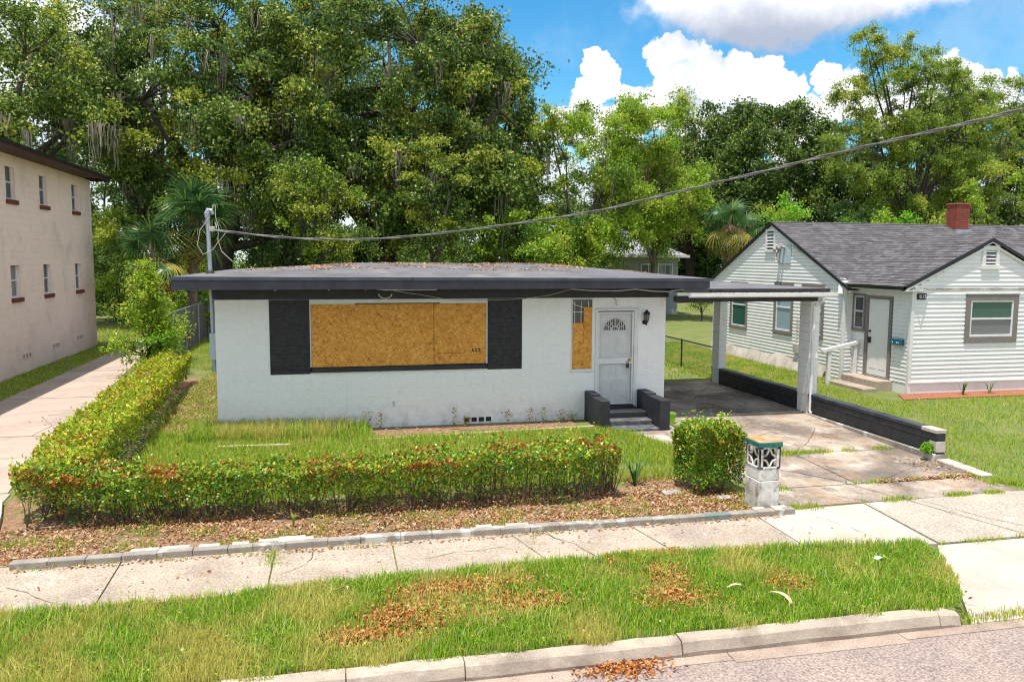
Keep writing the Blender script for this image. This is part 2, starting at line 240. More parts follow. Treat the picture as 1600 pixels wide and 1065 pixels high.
# ------------------------------------------------------------------ helpers
def link(o, parent=None):
    C.objects.link(o)
    if parent: o.parent = parent
    return o
def tag(o, label=None, cat=None, group=None, kind=None):
    if label: o['label'] = label
    if cat: o['category'] = cat
    if group: o['group'] = group
    if kind: o['kind'] = kind
    return o
def empty(name, loc=(0, 0, 0), **k):
    o = bpy.data.objects.new(name, None); o.empty_display_size = .2; o.location = loc; link(o); return tag(o, **k)
class MB:
    def __init__(s): s.v = []; s.f = []; s.m = []
    def add(s, vs, fs, mi=0):
        b = len(s.v); s.v += [tuple(v) for v in vs]; s.f += [tuple(b+i for i in f) for f in fs]; s.m += [mi]*len(fs); return s
    def box(s, x0, y0, z0, x1, y1, z1, mi=0):
        return s.add([(x0,y0,z0),(x1,y0,z0),(x1,y1,z0),(x0,y1,z0),(x0,y0,z1),(x1,y0,z1),(x1,y1,z1),(x0,y1,z1)], [(0,3,2,1),(4,5,6,7),(0,1,5,4),(1,2,6,5),(2,3,7,6),(3,0,4,7)], mi)
    def bbox(s, x0, y0, z0, x1, y1, z1, c=.006, mi=0):   # box with chamfered edges
        vs = []; 
        for sx in (0, 1):
            for sy in (0, 1):
                for sz in (0, 1):
                    X_ = (x0, x1)[sx]; Y_ = (y0, y1)[sy]; Z_ = (z0, z1)[sz]; cx = c*(1-2*sx); cy = c*(1-2*sy); cz = c*(1-2*sz)
                    vs += [(X_, Y_+cy, Z_+cz), (X_+cx, Y_, Z_+cz), (X_+cx, Y_+cy, Z_)]
        i = lambda a, b, d, k: (a*4+b*2+d)*3+k
        fs = [(i(0,0,0,0),i(0,0,1,0),i(0,1,1,0),i(0,1,0,0)), (i(1,0,0,0),i(1,1,0,0),i(1,1,1,0),i(1,0,1,0)),
              (i(0,0,0,1),i(1,0,0,1),i(1,0,1,1),i(0,0,1,1)), (i(0,1,0,1),i(0,1,1,1),i(1,1,1,1),i(1,1,0,1)),
              (i(0,0,0,2),i(0,1,0,2),i(1,1,0,2),i(1,0,0,2)), (i(0,0,1,2),i(1,0,1,2),i(1,1,1,2),i(0,1,1,2))]
        for a in (0, 1):
            for b in (0, 1):
                fs += [(i(0,a,b,1),i(0,a,b,2),i(1,a,b,2),i(1,a,b,1)), (i(a,0,b,0),i(a,0,b,2),i(a,1,b,2),i(a,1,b,0)), (i(a,b,0,0),i(a,b,0,1),i(a,b,1,1),i(a,b,1,0))]
                for d in (0, 1): fs.append((i(a,b,d,0),i(a,b,d,1),i(a,b,d,2)))
        return s.add(vs, fs, mi)
    def prism(s, poly, zt, zb, mi=0):    # poly of (x,y); zt/zb numbers or functions of (x, y)
        ft = zt if callable(zt) else (lambda x, y: zt); fb = zb if callable(zb) else (lambda x, y: zb); n = len(poly)
        vs = [(x, y, fb(x, y)) for x, y in poly]+[(x, y, ft(x, y)) for x, y in poly]
        return s.add(vs, [tuple(range(n-1, -1, -1)), tuple(range(n, 2*n))]+[(i, (i+1) % n, n+(i+1) % n, n+i) for i in range(n)], mi)
    def slabx(s, poly, x0, x1, mi=0):    # poly of (y,z) extruded along x
        n = len(poly); vs = [(x0, y, z) for y, z in poly]+[(x1, y, z) for y, z in poly]
        return s.add(vs, [tuple(range(n)), tuple(range(2*n-1, n-1, -1))]+[(i, n+i, n+(i+1) % n, (i+1) % n) for i in range(n)], mi)
    def slaby(s, poly, y0, y1, mi=0):    # poly of (x,z) extruded along y
        n = len(poly); vs = [(x, y0, z) for x, z in poly]+[(x, y1, z) for x, z in poly]
        return s.add(vs, [tuple(range(n-1, -1, -1)), tuple(range(n, 2*n))]+[(i, (i+1) % n, n+(i+1) % n, n+i) for i in range(n)], mi)
    def tube(s, pts, r, n=8, mi=0, cap=True):
        pts = [Vector(p) for p in pts]; R = r if isinstance(r, (list, tuple)) else [r]*len(pts); rings = []
        ref = None
        for i, p in enumerate(pts):
            d = (pts[min(i+1, len(pts)-1)]-pts[max(i-1, 0)]).normalized()
            if ref is None: ref = d.orthogonal().normalized()
            ref = (ref-d*ref.dot(d)); ref = ref.normalized() if ref.length > 1e-5 else d.orthogonal().normalized()
            b = d.cross(ref); rings.append([p+(ref*math.cos(2*math.pi*k/n)+b*math.sin(2*math.pi*k/n))*R[i] for k in range(n)])
        vs = [v for q in rings for v in q]; fs = [(i*n+k, i*n+(k+1) % n, (i+1)*n+(k+1) % n, (i+1)*n+k) for i in range(len(pts)-1) for k in range(n)]
        if cap: fs += [tuple(range(n-1, -1, -1)), tuple((len(pts)-1)*n+k for k in range(n))]
        return s.add(vs, fs, mi)
    def mesh(s, name, mats, smooth=False):
        me = bpy.data.meshes.new(name); me.from_pydata(s.v, [], s.f)
        for m in (mats if isinstance(mats, (list, tuple)) else [mats]): me.materials.append(m)
        me.polygons.foreach_set('material_index', s.m)
        if smooth: me.polygons.foreach_set('use_smooth', [True]*len(s.f))
        me.update(); return me
    def build(s, name, mats, parent=None, smooth=False, **k):
        o = bpy.data.objects.new(name, s.mesh(name, mats, smooth)); link(o, parent); return tag(o, **k)
def rawmesh(name, V, F, mi, mats):
    """V (N,3); F list of (faces array (k, n)) groups"""
    me = bpy.data.meshes.new(name); me.vertices.add(len(V)); me.vertices.foreach_set('co', np.asarray(V, np.float32).ravel())
    loops = np.concatenate([f.ravel() for f in F]); sizes = np.concatenate([np.full(len(f), f.shape[1]) for f in F]); starts = np.concatenate([[0], np.cumsum(sizes)[:-1]])
    me.loops.add(len(loops)); me.loops.foreach_set('vertex_index', loops.astype(np.int32)); me.polygons.add(len(sizes)); me.polygons.foreach_set('loop_start', starts.astype(np.int32))
    try: me.polygons.foreach_set('loop_total', sizes.astype(np.int32))
    except Exception: pass
    for m in mats: me.materials.append(m)
    if mi is not None: me.polygons.foreach_set('material_index', np.asarray(mi, np.int32))
    me.update(calc_edges=True); return me
def unit(a): return a/np.maximum(np.linalg.norm(a, axis=1, keepdims=True), 1e-9)
def leafmesh(name, P, size, mats, mi=None, parent=None, up=.5, asp=.5, jitter=.35, tri=False, **k):
    n = len(P); s = np.broadcast_to(size, (n,))*(1+jitter*(rng.random(n)-.5)*2)
    nor = unit(rng.normal(size=(n, 3))+np.array([0, 0, up*1.6])); t = unit(np.cross(nor, rng.normal(size=(n, 3)))); b = np.cross(nor, t)
    h = s[:, None]*.5; w = h*asp
    if tri:
        w = h*asp*1.5; V = np.stack([P-t*h-b*w*.8, P-t*h*.6+b*w, P+t*h], 1).reshape(-1, 3); o = bpy.data.objects.new(name, rawmesh(name, V, [np.arange(3*n).reshape(n, 3)], mi, mats)); link(o, parent); return tag(o, **k)
    V = np.stack([P-t*h, P+b*w+nor*h*.12, P+t*h, P-b*w+nor*h*.12], 1).reshape(-1, 3); F = np.arange(4*n).reshape(n, 4)
    o = bpy.data.objects.new(name, rawmesh(name, V, [F], mi, mats)); link(o, parent); return tag(o, **k)
def gy(y): return float(np.interp(y, [-9.5, -6.2, 0, 40], [-.30, -.17, 0, 0]))
def gh(x, y):
    z = gy(y)
    if 8.9 < x < 15 and -9.6 < y < -7.7: z = float(np.interp(y, [-9.6, -7.7], [-.50, -.26]))
    if y < -9.5: z = -.56
    if x > 13.8 and y > -5: z += .1*min(1, (x-13.8)/1.6)*min(1, (y+5)/4)
    return z
gyv = lambda y: np.interp(y, [-9.5, -6.2, 0, 40], [-.30, -.17, 0, 0])
def ghv(x, y): return gyv(y)+np.where((x > 13.8) & (y > -5), .1*np.clip((x-13.8)/1.6, 0, 1)*np.clip((y+5)/4, 0, 1), 0)
def copy_tree(o, parent=None, **k):
    c_ = o.copy(); C.objects.link(c_); c_.parent = parent
    for ch in o.children: copy_tree(ch, c_)
    return tag(c_, **k)

# ------------------------------------------------------------------ ground, road, pavements
xs = sorted(set([-150, -60, -30, -15, -8, -4] + [x for x in range(-2, 14)] + [8.9, 13.8, 15.4, 15.05, 18, 22, 30, 45, 70, 110, 200])); ys = [-60, -20, -9.62, -9.6, -9.49, -8.6, -7.7, -7.69, -6.2, -5, -3, -1, 0, 3, 8, 15, 25, 40, 80, 250]
b = MB(); b.add([(x, y, gh(x, y)) for y in ys for x in xs], [(j*len(xs)+i, j*len(xs)+i+1, (j+1)*len(xs)+i+1, (j+1)*len(xs)+i) for j in range(len(ys)-1) for i in range(len(xs)-1)])
b.build('ground', M['lawnsoil'], kind='structure')
b = MB(); n_ = 60
for i in range(n_):
    x0, x1 = -60+i*3, -57+i*3
    b.add([(x0, -40, -.52), (x1, -40, -.52), (x1, -14, -.36), (x0, -14, -.36), (x1, -9.70, -.451), (x0, -9.70, -.451)], [(0, 1, 2, 3), (3, 2, 4, 5)])
b.build('road', M['asphalt'], kind='structure')
kb = empty('street_kerb', (0, -9.5, -.45), kind='structure')
x = -16
while x < 8.8:
    w = random.choice((1.5, 2.2, 3.0, 1.1)) if x > -2 else 3
    x1 = min(x+w, 8.87); j = random.uniform(-.008, .008)
    # uneven top and a sloping face
    poly = [(-9.60, -.52), (-9.62, -.40+j), (-9.585, -.305+j), (-9.56, -.285+j), (-9.44, -.275+j), (-9.42, -.52)]
    pb = MB(); nseg = max(2, int((x1-x)/.22)); pr = []
    for q in range(nseg+1):
        xx = x+.006+(x1-x-.012)*q/nseg; tap = 1 if not (x1 > 8.85 and q == nseg) else .6
        ch = random.uniform(-.010, .004); pr.append([(xx, yy+random.uniform(-.006, .006), zz+(ch if 0 < i_ < 5 else 0)-(.05*(1-tap))) for i_, (yy, zz) in enumerate(poly)])
    vs = [v for r in pr for v in r]; fs = [(q*6+i_, q*6+(i_+1) % 6, (q+1)*6+(i_+1) % 6, (q+1)*6+i_) for q in range(nseg) for i_ in range(6)]; fs += [tuple(range(5, -1, -1)), tuple(nseg*6+i_ for i_ in range(6))]
    pb.add(vs, [tuple(reversed(f)) for f in fs]); pb.v = [(vx, vy+9.5, vz+.45) for vx, vy, vz in pb.v]; pb.build('kerb_segment', M['kerb'], kb); x = x1
gt = MB(); x = -16
while x < 15:
    x1 = x+random.uniform(1.2, 2.6); e = -9.80+random.uniform(-.05, .05); gt.prism([(x, e), (x1-.01, e+random.uniform(-.03, .03)), (x1-.01, -9.59), (x, -9.59)], lambda x_, y_: -.441, -.50); x = x1
M['greyteal'] = mat('faded_teal_block', [(.13, .18, .17), (.20, .22, .21)], 6, .85); M['gut'] = mat('dirty_gutter_concrete', [(.40, .31, .25), (.33, .255, .21)], 2, .92, fine=.3, finescale=50, bump=.4, stain=[((.20, .15, .12), 2.3, .5, .68, .7)]); gt.build('gutter', M['gut'], kind='structure')
sw = empty('sidewalk', (0, -7, gy(-7)), kind='structure')
def slab(parent, poly, m, name='slab', t=.02, zf=None):
    cx = sum(p[0] for p in poly)/len(poly); cy = sum(p[1] for p in poly)/len(poly); o0 = parent.location
    zf = zf or (lambda x_, y_: gy(y_)+t)
    q = [(cx+(px-cx)*(1-.012), cy+(py-cy)*(1-.008)) for px, py in poly]
    # finely subdivided so that the surface can sag and heave a little
    bb = MB(); bb.prism(q, lambda x_, y_: zf(x_, y_), lambda x_, y_: zf(x_, y_)-.1)
    bb.v = [(a-o0.x, b_-o0.y, c_-o0.z) for a, b_, c_ in bb.v]
    return bb.build(name, m, parent)
jt = [-16, -12.2, -8.6, -5, -2.1, -.3, 1.47, 2.95, 4.5, 6.3, 8.17]
lo = lambda x_: float(np.interp(x_, [-16, -1.2, .7, 2, 4.4, 6, 8.2, 10], [-7.7, -7.72, -7.76, -7.6, -7.5, -7.48, -7.62, -7.86]))
jo = {1.47: (.03, .0), 4.5: (.0, .32), 6.3: (-.1, .18), 8.17: (0, .06)}
for a, b_ in zip(jt[:-1], jt[1:]):
    ta, ba = jo.get(a, (0, 0)); tb, bb_ = jo.get(b_, (0, 0))
    slab(sw, [(a+ba, lo(a)), (b_+bb_, lo(b_)), (b_+tb, -6.40), (a+ta, -6.40)], M['sidewalk'], t=.02+random.uniform(-.004, .004))
slab(sw, [(8.23, lo(8.2)), (10.04, -7.88), (10.08, -6.27), (8.17, -6.36)], M['walk_white'])
for a, b_ in ((10.08, 13.3), (13.3, 16), (16, 19), (19, 23)): slab(sw, [(a-.02, -7.86), (b_, -7.86), (b_, -6.2), (a, -6.26)], M['walk_grit'], t=.022)
apr = empty('driveway_apron', (11, -8.6, -.35), kind='structure')
af = lambda x_, y_: float(np.interp(y_, [-9.62, -7.86], [-.435, gy(-7.86)+.018]))
for a, b_ in ((0, 0),): slab(apr, [(9.0, -9.6), (12.1, -9.6), (12.1, -7.90), (10.0, -7.90), (9.72, -8.3), (9.45, -8.9)], M['walk_white'], zf=af)
slab(apr, [(12.1, -9.6), (14.6, -9.6), (14.0, -7.90), (12.1, -7.90)], M['walk_grit'], zf=af)
dr = empty('driveway', (11, -2, 0), kind='structure')
xl = lambda y_: float(np.interp(y_, [-6.3, -3.4, -2.9, -1.6, -1.1], [8.72, 8.72, 8.66, 8.36, 8.1]))
dy = [(-6.22, -5.38), (-5.36, -3.52), (-3.50, -.05), (-.03, 4.6)]
for k_, (a, b_) in enumerate(dy):
    xa = [(8.76, 10.6), (10.6, 13.0)] if k_ == 1 else ([(8.76, 13.0)] if k_ == 0 else ([(9.3, 11.2), (11.2, 13.02)] if k_ == 2 else [(9.52, 11.2), (11.2, 13.02)]))
    for (p, q) in xa: slab(dr, [(p, a), (q, a), (q, b_), (p, b_)], M['drive'], t=.02+random.uniform(-.004, .004))
slab(dr, [(8.72, -3.50), (9.28, -3.50), (9.28, -.05), (9.1, -.05), (9.1, -1.36), (8.05, -1.36), (8.36, -1.75), (8.62, -2.9)], M['drive'])
ld = empty('neighbour_driveway', (-4.5, 2, 0), kind='structure')
for (a, b_, l, r0, r1) in ((-6.38, -3.4, -5.6, -2.25, -2.55), (-3.38, .4, -5.6, -2.6, -3.2), (.42, 5, -5.6, -3.2, -3.35), (5.02, 10, -5.62, -3.4, -3.9), (10.02, 18, -5.65, -3.9, -4.6), (18.02, 26, -5.7, -4.6, -4.9)):
    slab(ld, [(l, a), (r0, a), (r1, b_), (l, b_)], M['drivedark'])
slab(empty('garden_path', (23, 31, 0), kind='structure'), [(20.5, 28.6), (23.6, 27.9), (25.2, 31.5), (25.5, 36), (22, 36)], M['walk_white'], t=.03)
b = MB(); b.prism([(-2.1, -6.36), (8.2, -6.36), (8.3, -5.9), (8.45, -4.9), (7.2, -4.4), (6.6, -4.9), (-1.4, -5.0), (-1.3, 1), (-1.35, 8), (-2.4, 8), (-2.4, 1), (-2.45, -4.0), (-2.4, -5.4)], lambda x_, y_: gy(y_)+.008, lambda x_, y_: gy(y_)-.05); b.build('planting_bed', M['soil'], kind='structure')
b = MB(); b.prism([(15.9, .2), (21.5, .2), (21.5, .94), (16.65, .94), (16.3, .9)], lambda x_, y_: gh(x_, y_)+.03, lambda x_, y_: gh(x_, y_)-.05); b.build('mulch_bed', M['redmulch'], kind='structure')
b = MB(); b.prism([(3.2, -.9), (7.3, -.72), (7.3, -.12), (2.9, -.12)], lambda x_, y_: gy(y_)+.012, lambda x_, y_: gy(y_)-.05); b.build('house_border_soil', M['soil'], kind='structure')

crk = MB()
def crack(a, b_, n=14, w=.008, wob=.018):
    a, b_ = Vector((*a, 0)), Vector((*b_, 0)); d = (b_-a).normalized(); s_ = Vector((-d.y, d.x, 0)); q = 0; L_ = []
    for i in range(n+1):
        q += random.gauss(0, wob); p = a.lerp(b_, i/n)+s_*q*math.sin(math.pi*i/n); ww = w*.6*random.uniform(.3, 1.4)*(1 if 0 < i < n else .3); z = gy(p.y)+.0275; L_ += [(p.x-s_.x*ww, p.y-s_.y*ww, z), (p.x+s_.x*ww, p.y+s_.y*ww, z)]
    crk.add(L_, [(2*i, 2*i+2, 2*i+3, 2*i+1) for i in range(n)])
for a, b_, w in (((4.92, -6.44), (5.45, -7.50), .010), ((-1.4, -7.0), (-.6, -7.6), .007), ((2.0, -6.5), (1.6, -7.2), .006), ((3.3, -7.1), (4.4, -6.9), .006), ((9.0, -6.6), (9.4, -7.8), .006), ((9.4, -3.5), (10.5, -5.3), .010), ((11.0, -5.3), (12.9, -4.3), .007), ((10.7, -3.4), (12.3, -1.6), .007), ((9.4, -2.6), (11.1, -1.9), .008), ((9.2, -5.4), (10.2, -6.2), .009), ((-5.4, -1.8), (-3.0, -1.2), .010), ((-5.2, 2.4), (-3.5, 3.3), .009), ((-5.3, -4.8), (-2.9, -3.9), .008), ((11.0, -6.3), (11.9, -7.8), .006)): crack(a, b_, w=w)  # first line stands in for an overhead cable's shadow; the rest are cracks
M['crackdirt_shadow'] = mat('crack_dirt_and_shadow', [(.06, .05, .04), (.10, .085, .05)], 12, .95); crk.build('pavement_cracks_and_shadow', M['crackdirt_shadow'], kind='structure')

# ------------------------------------------------------------------ block laying
def blockset(parent, rects, x0, x1, z0, z1, holes, m, T, bw=.4, bh=.2032, name='concrete_block', gap=.0030, depth=.06, prob=0, limit=300, key=None):
    """running-bond masonry; T maps (u, w, d) -> world transform; pieces share one mesh and are scaled to length"""
    base = MB(); base.bbox(0, 0, 0, 1, depth, bh-gap*2, .0018); me = base.mesh(name, m); pieces = []
    r = 0; z = z0
    while z < z1-.03:
        h = min(bh, z1-z); off = (r % 2)*bw/2; u = x0-off
        while u < x1:
            a, c_ = max(u, x0), min(u+bw, x1); segs = [(a, c_)]
            for (hx0, hx1, hz0, hz1) in holes:
                if z+h/2 > hz0 and z+h/2 < hz1:
                    ns = []
                    for (p, q) in segs:
                        if hx1 <= p or hx0 >= q: ns.append((p, q)); continue
                        if hx0 > p: ns.append((p, hx0))
                        if hx1 < q: ns.append((hx1, q))
                    segs = ns
            for (p, q) in segs:
                if q-p > .03: pieces.append((p, q, z, h))
            u += bw
        z += bh; r += 1
    if key: pieces.sort(key=key)
    for (p, q, zz, h) in pieces[:limit]:
        o = bpy.data.objects.new(name, me); link(o, parent); o.matrix_local = T @ Matrix.Translation((p+gap, random.uniform(-.0012, .0012), zz+gap)) @ Matrix.Diagonal((q-p-2*gap, 1, h/bh, 1))
    if len(pieces) > limit:
        bb = MB()
        for (p, q, zz, h) in pieces[limit:]:
            y_ = random.uniform(-.0012, .0012); bb.bbox(p+gap, y_, zz+gap, q-gap, y_+depth, zz+h-gap, .003)
        bb.v = [tuple(T @ Vector(v)) for v in bb.v]; bb.build(name+'_rest', m, parent, kind='stuff')

# ------------------------------------------------------------------ the boarded-up house
house = empty('house', (0, 0, 0), label='low white block house with boarded windows and flat charcoal roof', cat='house')
wall = MB(); wall.box(.004, .0045, -.3, 1.81, .2, 2.68).box(1.81, .0045, -.3, 5.47, .2, 1.18).box(1.81, .0045, 2.61, 5.47, .2, 2.68).box(5.47, .0045, -.3, 7.32, .2, 2.68).box(7.32, .0045, -.3, 7.81, .2, 1.12).box(7.32, .0045, 2.64, 7.81, .2, 2.68)
wall.box(7.81, .0045, -.3, 7.9, .2, 2.68).box(7.9, .0045, -.3, 8.79, .2, .28).box(7.9, .0045, 2.42, 8.79, .2, 2.68).box(8.79, .0045, -.3, 9.51, .2, 2.68)
wall.box(.004, .2, -.3, .2, 8.0, 2.68).box(9.31, .2, -.3, 9.51, 8.0, 2.68).box(.2, 7.8, -.3, 9.31, 8.0, 2.68)
wo_ = wall.build('wall', M['white'], house)
holes = [(1.03, 6.22, 1.14, 2.8), (7.32, 7.81, 1.12, 2.8), (7.81, 9.1, .28, 2.8)]
blockset(wo_, None, 0, 9.51, -.17, 2.675, [(h0, h1, h2-.0, h3) for h0, h1, h2, h3 in holes], M['white'], Matrix.Identity(4))
# closing strips so that the courses butt against the openings
wp = MB(); wp.bbox(7.81, -.004, 2.435, 8.86, .010, 2.675, .003); wp.bbox(8.86, -.008, .95, 9.08, .010, 2.675, .004); wp.bbox(8.82, -.004, .28, 9.1, .009, .945, .003); wp.build('wall_panel', M['white'], house)
for xa, xb in ((1.03, 1.81), (5.47, 6.22)):
    bp = MB(); bp.box(xa, .0, 1.16, xb, .06, 2.67); bk = bp.build('brick_panel', M['mortar'], house, label='black painted brick panel beside the boarded picture window')
    blockset(bk, None, xa, xb, 1.165, 2.665, [], M['blackbrick'], Matrix.Translation((0, -.014, 0)), bw=.2, bh=.0835, name='brick', gap=.0045, depth=.03, limit=299)
MB().box(-.004, -.02, 2.676, 9.56, .1, 2.9).build('frieze_board', M['black'], house)
# boarded picture window
win = MB(); win.bbox(1.812, -.015, 2.575, 5.468, .05, 2.672, .004); win.bbox(1.812, -.01, 1.295, 1.835, .05, 2.575, .003); win.bbox(5.445, -.01, 1.295, 5.468, .05, 2.575, .003)
pw = win.build('picture_window', M['whitetrim'], house)
MB().bbox(1.83, -.05, 1.19, 5.45, .05, 1.285, .008).build('sill', M['black'], pw)
MB().box(4.30, -.004, 1.297, 4.36, .0, 2.566).build('seam', M['dark'], pw)
MB().bbox(1.838, -.022, 1.295, 4.322, -.008, 2.572, .002).build('plywood_sheet', M['osb'], pw, label='wide strand board sheet covering left of picture window')
MB().bbox(4.334, -.014, 1.30, 5.442, -.006, 2.568, .002).build('plywood_sheet', M['osb'], pw, label='narrower strand board sheet with black stamp covering right of window')
MB().box(4.38, -.0155, 1.527, 4.95, -.0143, 1.533).build('crack', M['dark'], pw)
st = MB()
for i, dx in enumerate((0, .07, .14)):
    st.box(5.13+dx, -.0165, 1.56, 5.175+dx, -.0142, 1.575).box(5.135+dx, -.0165, 1.585, 5.16+dx, -.0142, 1.61).box(5.15+dx, -.0165, 1.545, 5.17+dx, -.0142, 1.56).box(5.128+dx, -.0165, 1.61, 5.18+dx, -.0142, 1.622)
st.build('stamp', M['dark'], pw)
hd = MB(); hd.bbox(2.72, -.019, 2.576, 4.45, -.012, 2.592, .002); hd.build('head_gap', M['dark'], pw)
for x_ in (1.87, 2.5, 3.1, 3.7, 4.28, 4.38, 4.9, 5.41):
    for z_ in (1.33, 1.74, 2.14, 2.53):
        if 2.4 < x_ < 4.2 and 1.5 < z_ < 2.4: continue
        MB().tube([(x_, -.026, z_), (x_, -.012, z_)], .009, 6).build('screw', M['dark'], pw)
# narrow window left of the door
nw = MB(); nw.box(7.325, .02, 1.13, 7.81, .03, 2.64); nwo = nw.build('side_window', M['glass'], house, label='narrow dark window half covered by strand board')
fr = MB(); fr.bbox(7.322, -.012, 1.10, 7.345, .03, 2.66, .003).bbox(7.79, -.012, 1.10, 7.812, .03, 2.66, .003).bbox(7.345, -.012, 2.64, 7.79, .03, 2.67, .003).bbox(7.3, -.03, 1.06, 7.83, .03, 1.10, .004)
fr.build('frame', M['whitetrim'], nwo)
mu = MB(); mu.box(7.39, .004, 2.1, 7.402, .016, 2.6).box(7.535, .004, 2.1, 7.547, .016, 2.6).box(7.70, .004, 2.45, 7.712, .016, 2.6).box(7.345, .002, 2.36, 7.6, .014, 2.372)
arc = [(7.345+.4*(1-math.cos(a))*.95+.0, .006, 2.6-.14*math.sin(a)) for a in [i*math.pi/10 for i in range(11)]]; mu.tube(arc, .008, 5)
mu.build('muntin', M['whitetrim'], nwo)
MB().bbox(7.348, -.012, 1.13, 7.59, .002, 2.13, .002).bbox(7.592, -.016, 1.13, 7.788, -.002, 2.47, .002).build('plywood_sheet', M['osb'], nwo)
# door
dl = MB(); dl.bbox(7.94, .055, .33, 8.74, .10, 2.36, .004)
door = dl.build('door', M['whitetrim'], house)
pn = MB()
for (xa, xb, za, zb) in ((8.03, 8.31, 1.42, 1.86), (8.37, 8.65, 1.42, 1.86), (8.03, 8.31, .95, 1.34), (8.37, 8.65, .95, 1.34), (8.03, 8.31, .45, .85), (8.37, 8.65, .45, .85)):
    for (p, q, r, s_) in ((xa, za, xb, za+.02), (xa, zb-.02, xb, zb), (xa, za+.02, xa+.02, zb-.02), (xb-.02, za+.02, xb, zb-.02)): pn.bbox(p, .046, q, r, .056, s_, .003)
    pn.bbox(xa+.05, .049, za+.05, xb-.05, .056, zb-.05, .004)
pn.build('door_panel', M['whitetrim'], door)
fl = MB(); n = 14; cx, cz, R1 = 8.34, 1.95, .27
fl.add([(cx, .053, cz)]+[(cx+R1*math.cos(math.pi*i/n), .053, cz+R1*math.sin(math.pi*i/n)) for i in range(n+1)], [(0, i+2, i+1) for i in range(n)])
fl.build('fanlight', M['glass'], door)
fm = MB(); fm.tube([(cx+R1*math.cos(math.pi*i/n), .045, cz+R1*math.sin(math.pi*i/n)) for i in range(n+1)], .013, 6); fm.tube([(cx+.09*math.cos(math.pi*i/n), .045, cz+.09*math.sin(math.pi*i/n)) for i in range(n+1)], .012, 6)
for k_ in range(1, 6):
    a = math.pi*k_/6; fm.tube([(cx+.09*math.cos(a), .045, cz+.09*math.sin(a)), (cx+R1*math.cos(a), .045, cz+R1*math.sin(a))], .009, 5)
fm.box(cx-R1-.01, .035, cz-.012, cx+R1+.01, .05, cz+.008); fm.build('fanlight_bar', M['whitetrim'], door)
df = MB(); df.bbox(7.87, -.03, .29, 7.925, .06, 2.385, .004).bbox(8.765, -.03, .29, 8.825, .06, 2.385, .004).bbox(7.87, -.03, 2.385, 8.825, .06, 2.43, .004); dfo = df.build('door_frame', M['whitetrim'], house)
MB().box(7.865, -.034, 2.432, 8.86, .0, 2.442).build('drip_strip', M['metal'], house)
sd = MB(); sd.bbox(7.93, -.012, .31, 7.965, .012, 2.36, .003).bbox(8.72, -.012, .31, 8.76, .012, 2.36, .003).bbox(7.965, -.012, 2.33, 8.72, .012, 2.36, .003).bbox(7.965, -.012, .31, 8.72, .012, .35, .003).bbox(7.965, -.016, 1.22, 8.72, .012, 1.345, .004)
sdo = sd.build('security_door', M['whitetrim'], house, label='white barred security door over the front door')
bars = MB()
for i in range(1, 15):
    xx = 7.965+i*(8.72-7.965)/15; bars.box(xx-.004, -.004, .35, xx+.004, .004, 1.22).box(xx-.004, -.004, 1.345, xx+.004, .004, 2.33)
bars.build('bars', M['whitetrim'], sdo)
lk = MB(); lk.tube([(8.67, -.05, 1.30), (8.67, -.015, 1.30)], .035, 12); lk.tube([(8.67, -.09, 1.30), (8.67, -.05, 1.30)], .022, 10); lk.build('lock', M['brass'], sdo)
MB().bbox(8.59, -.05, 1.12, 8.65, -.02, 1.21, .008).tube([(8.60, -.035, 1.21), (8.605, -.035, 1.27), (8.635, -.035, 1.27), (8.64, -.035, 1.21)], .006, 6).build('padlock', M['dark'], sdo)
MB().bbox(7.93, -.10, .255, 8.77, .10, .285, .004).build('threshold', M['fascia'], house)
# wall lantern
lt = MB(); lt.tube([(9.0, -.02, 2.13), (9.0, -.005, 2.13)], .05, 10); lt.tube([(9.0, -.02, 2.12), (9.0, -.09, 2.08), (9.01, -.12, 2.12), (9.01, -.12, 2.16)], .01, 6)
lt.tube([(9.01, -.12, 2.15), (9.01, -.12, 2.165)], [.03, .05], 8); lt.tube([(9.01, -.12, 2.31), (9.01, -.12, 2.34), (9.01, -.12, 2.39), (9.01, -.12, 2.42)], [.078, .072, .022, .006], 6)
for k_ in range(6):
    a = k_*math.pi/3; lt.tube([(9.01+.048*math.cos(a), -.12+.048*math.sin(a), 2.165), (9.01+.066*math.cos(a), -.12+.066*math.sin(a), 2.31)], .005, 4)
lt.tube([(9.01, -.12, 2.06), (9.01, -.12, 2.10), (9.01, -.12, 2.15)], [.004, .016, .03], 6)
lto = lt.build('wall_lantern', M['dark'], house); MB().tube([(9.01, -.12, 2.168), (9.01, -.12, 2.308)], [.042, .06], 6).build('glass', M['glasspale'], lto)
# foundation vents, hose bib, small marks
vt = MB()
for i in range(4): vt.bbox(4.97+i*.155, -.006, .045, 5.085+i*.155, .0, .14, .003)
vt.build('foundation_vent', M['dark'], house)
MB().tube([(3.48, -.07, .52), (3.48, .0, .54)], .012, 6).tube([(3.48, -.07, .44), (3.48, -.07, .53)], .01, 6).build('hose_tap', M['metal'], house)
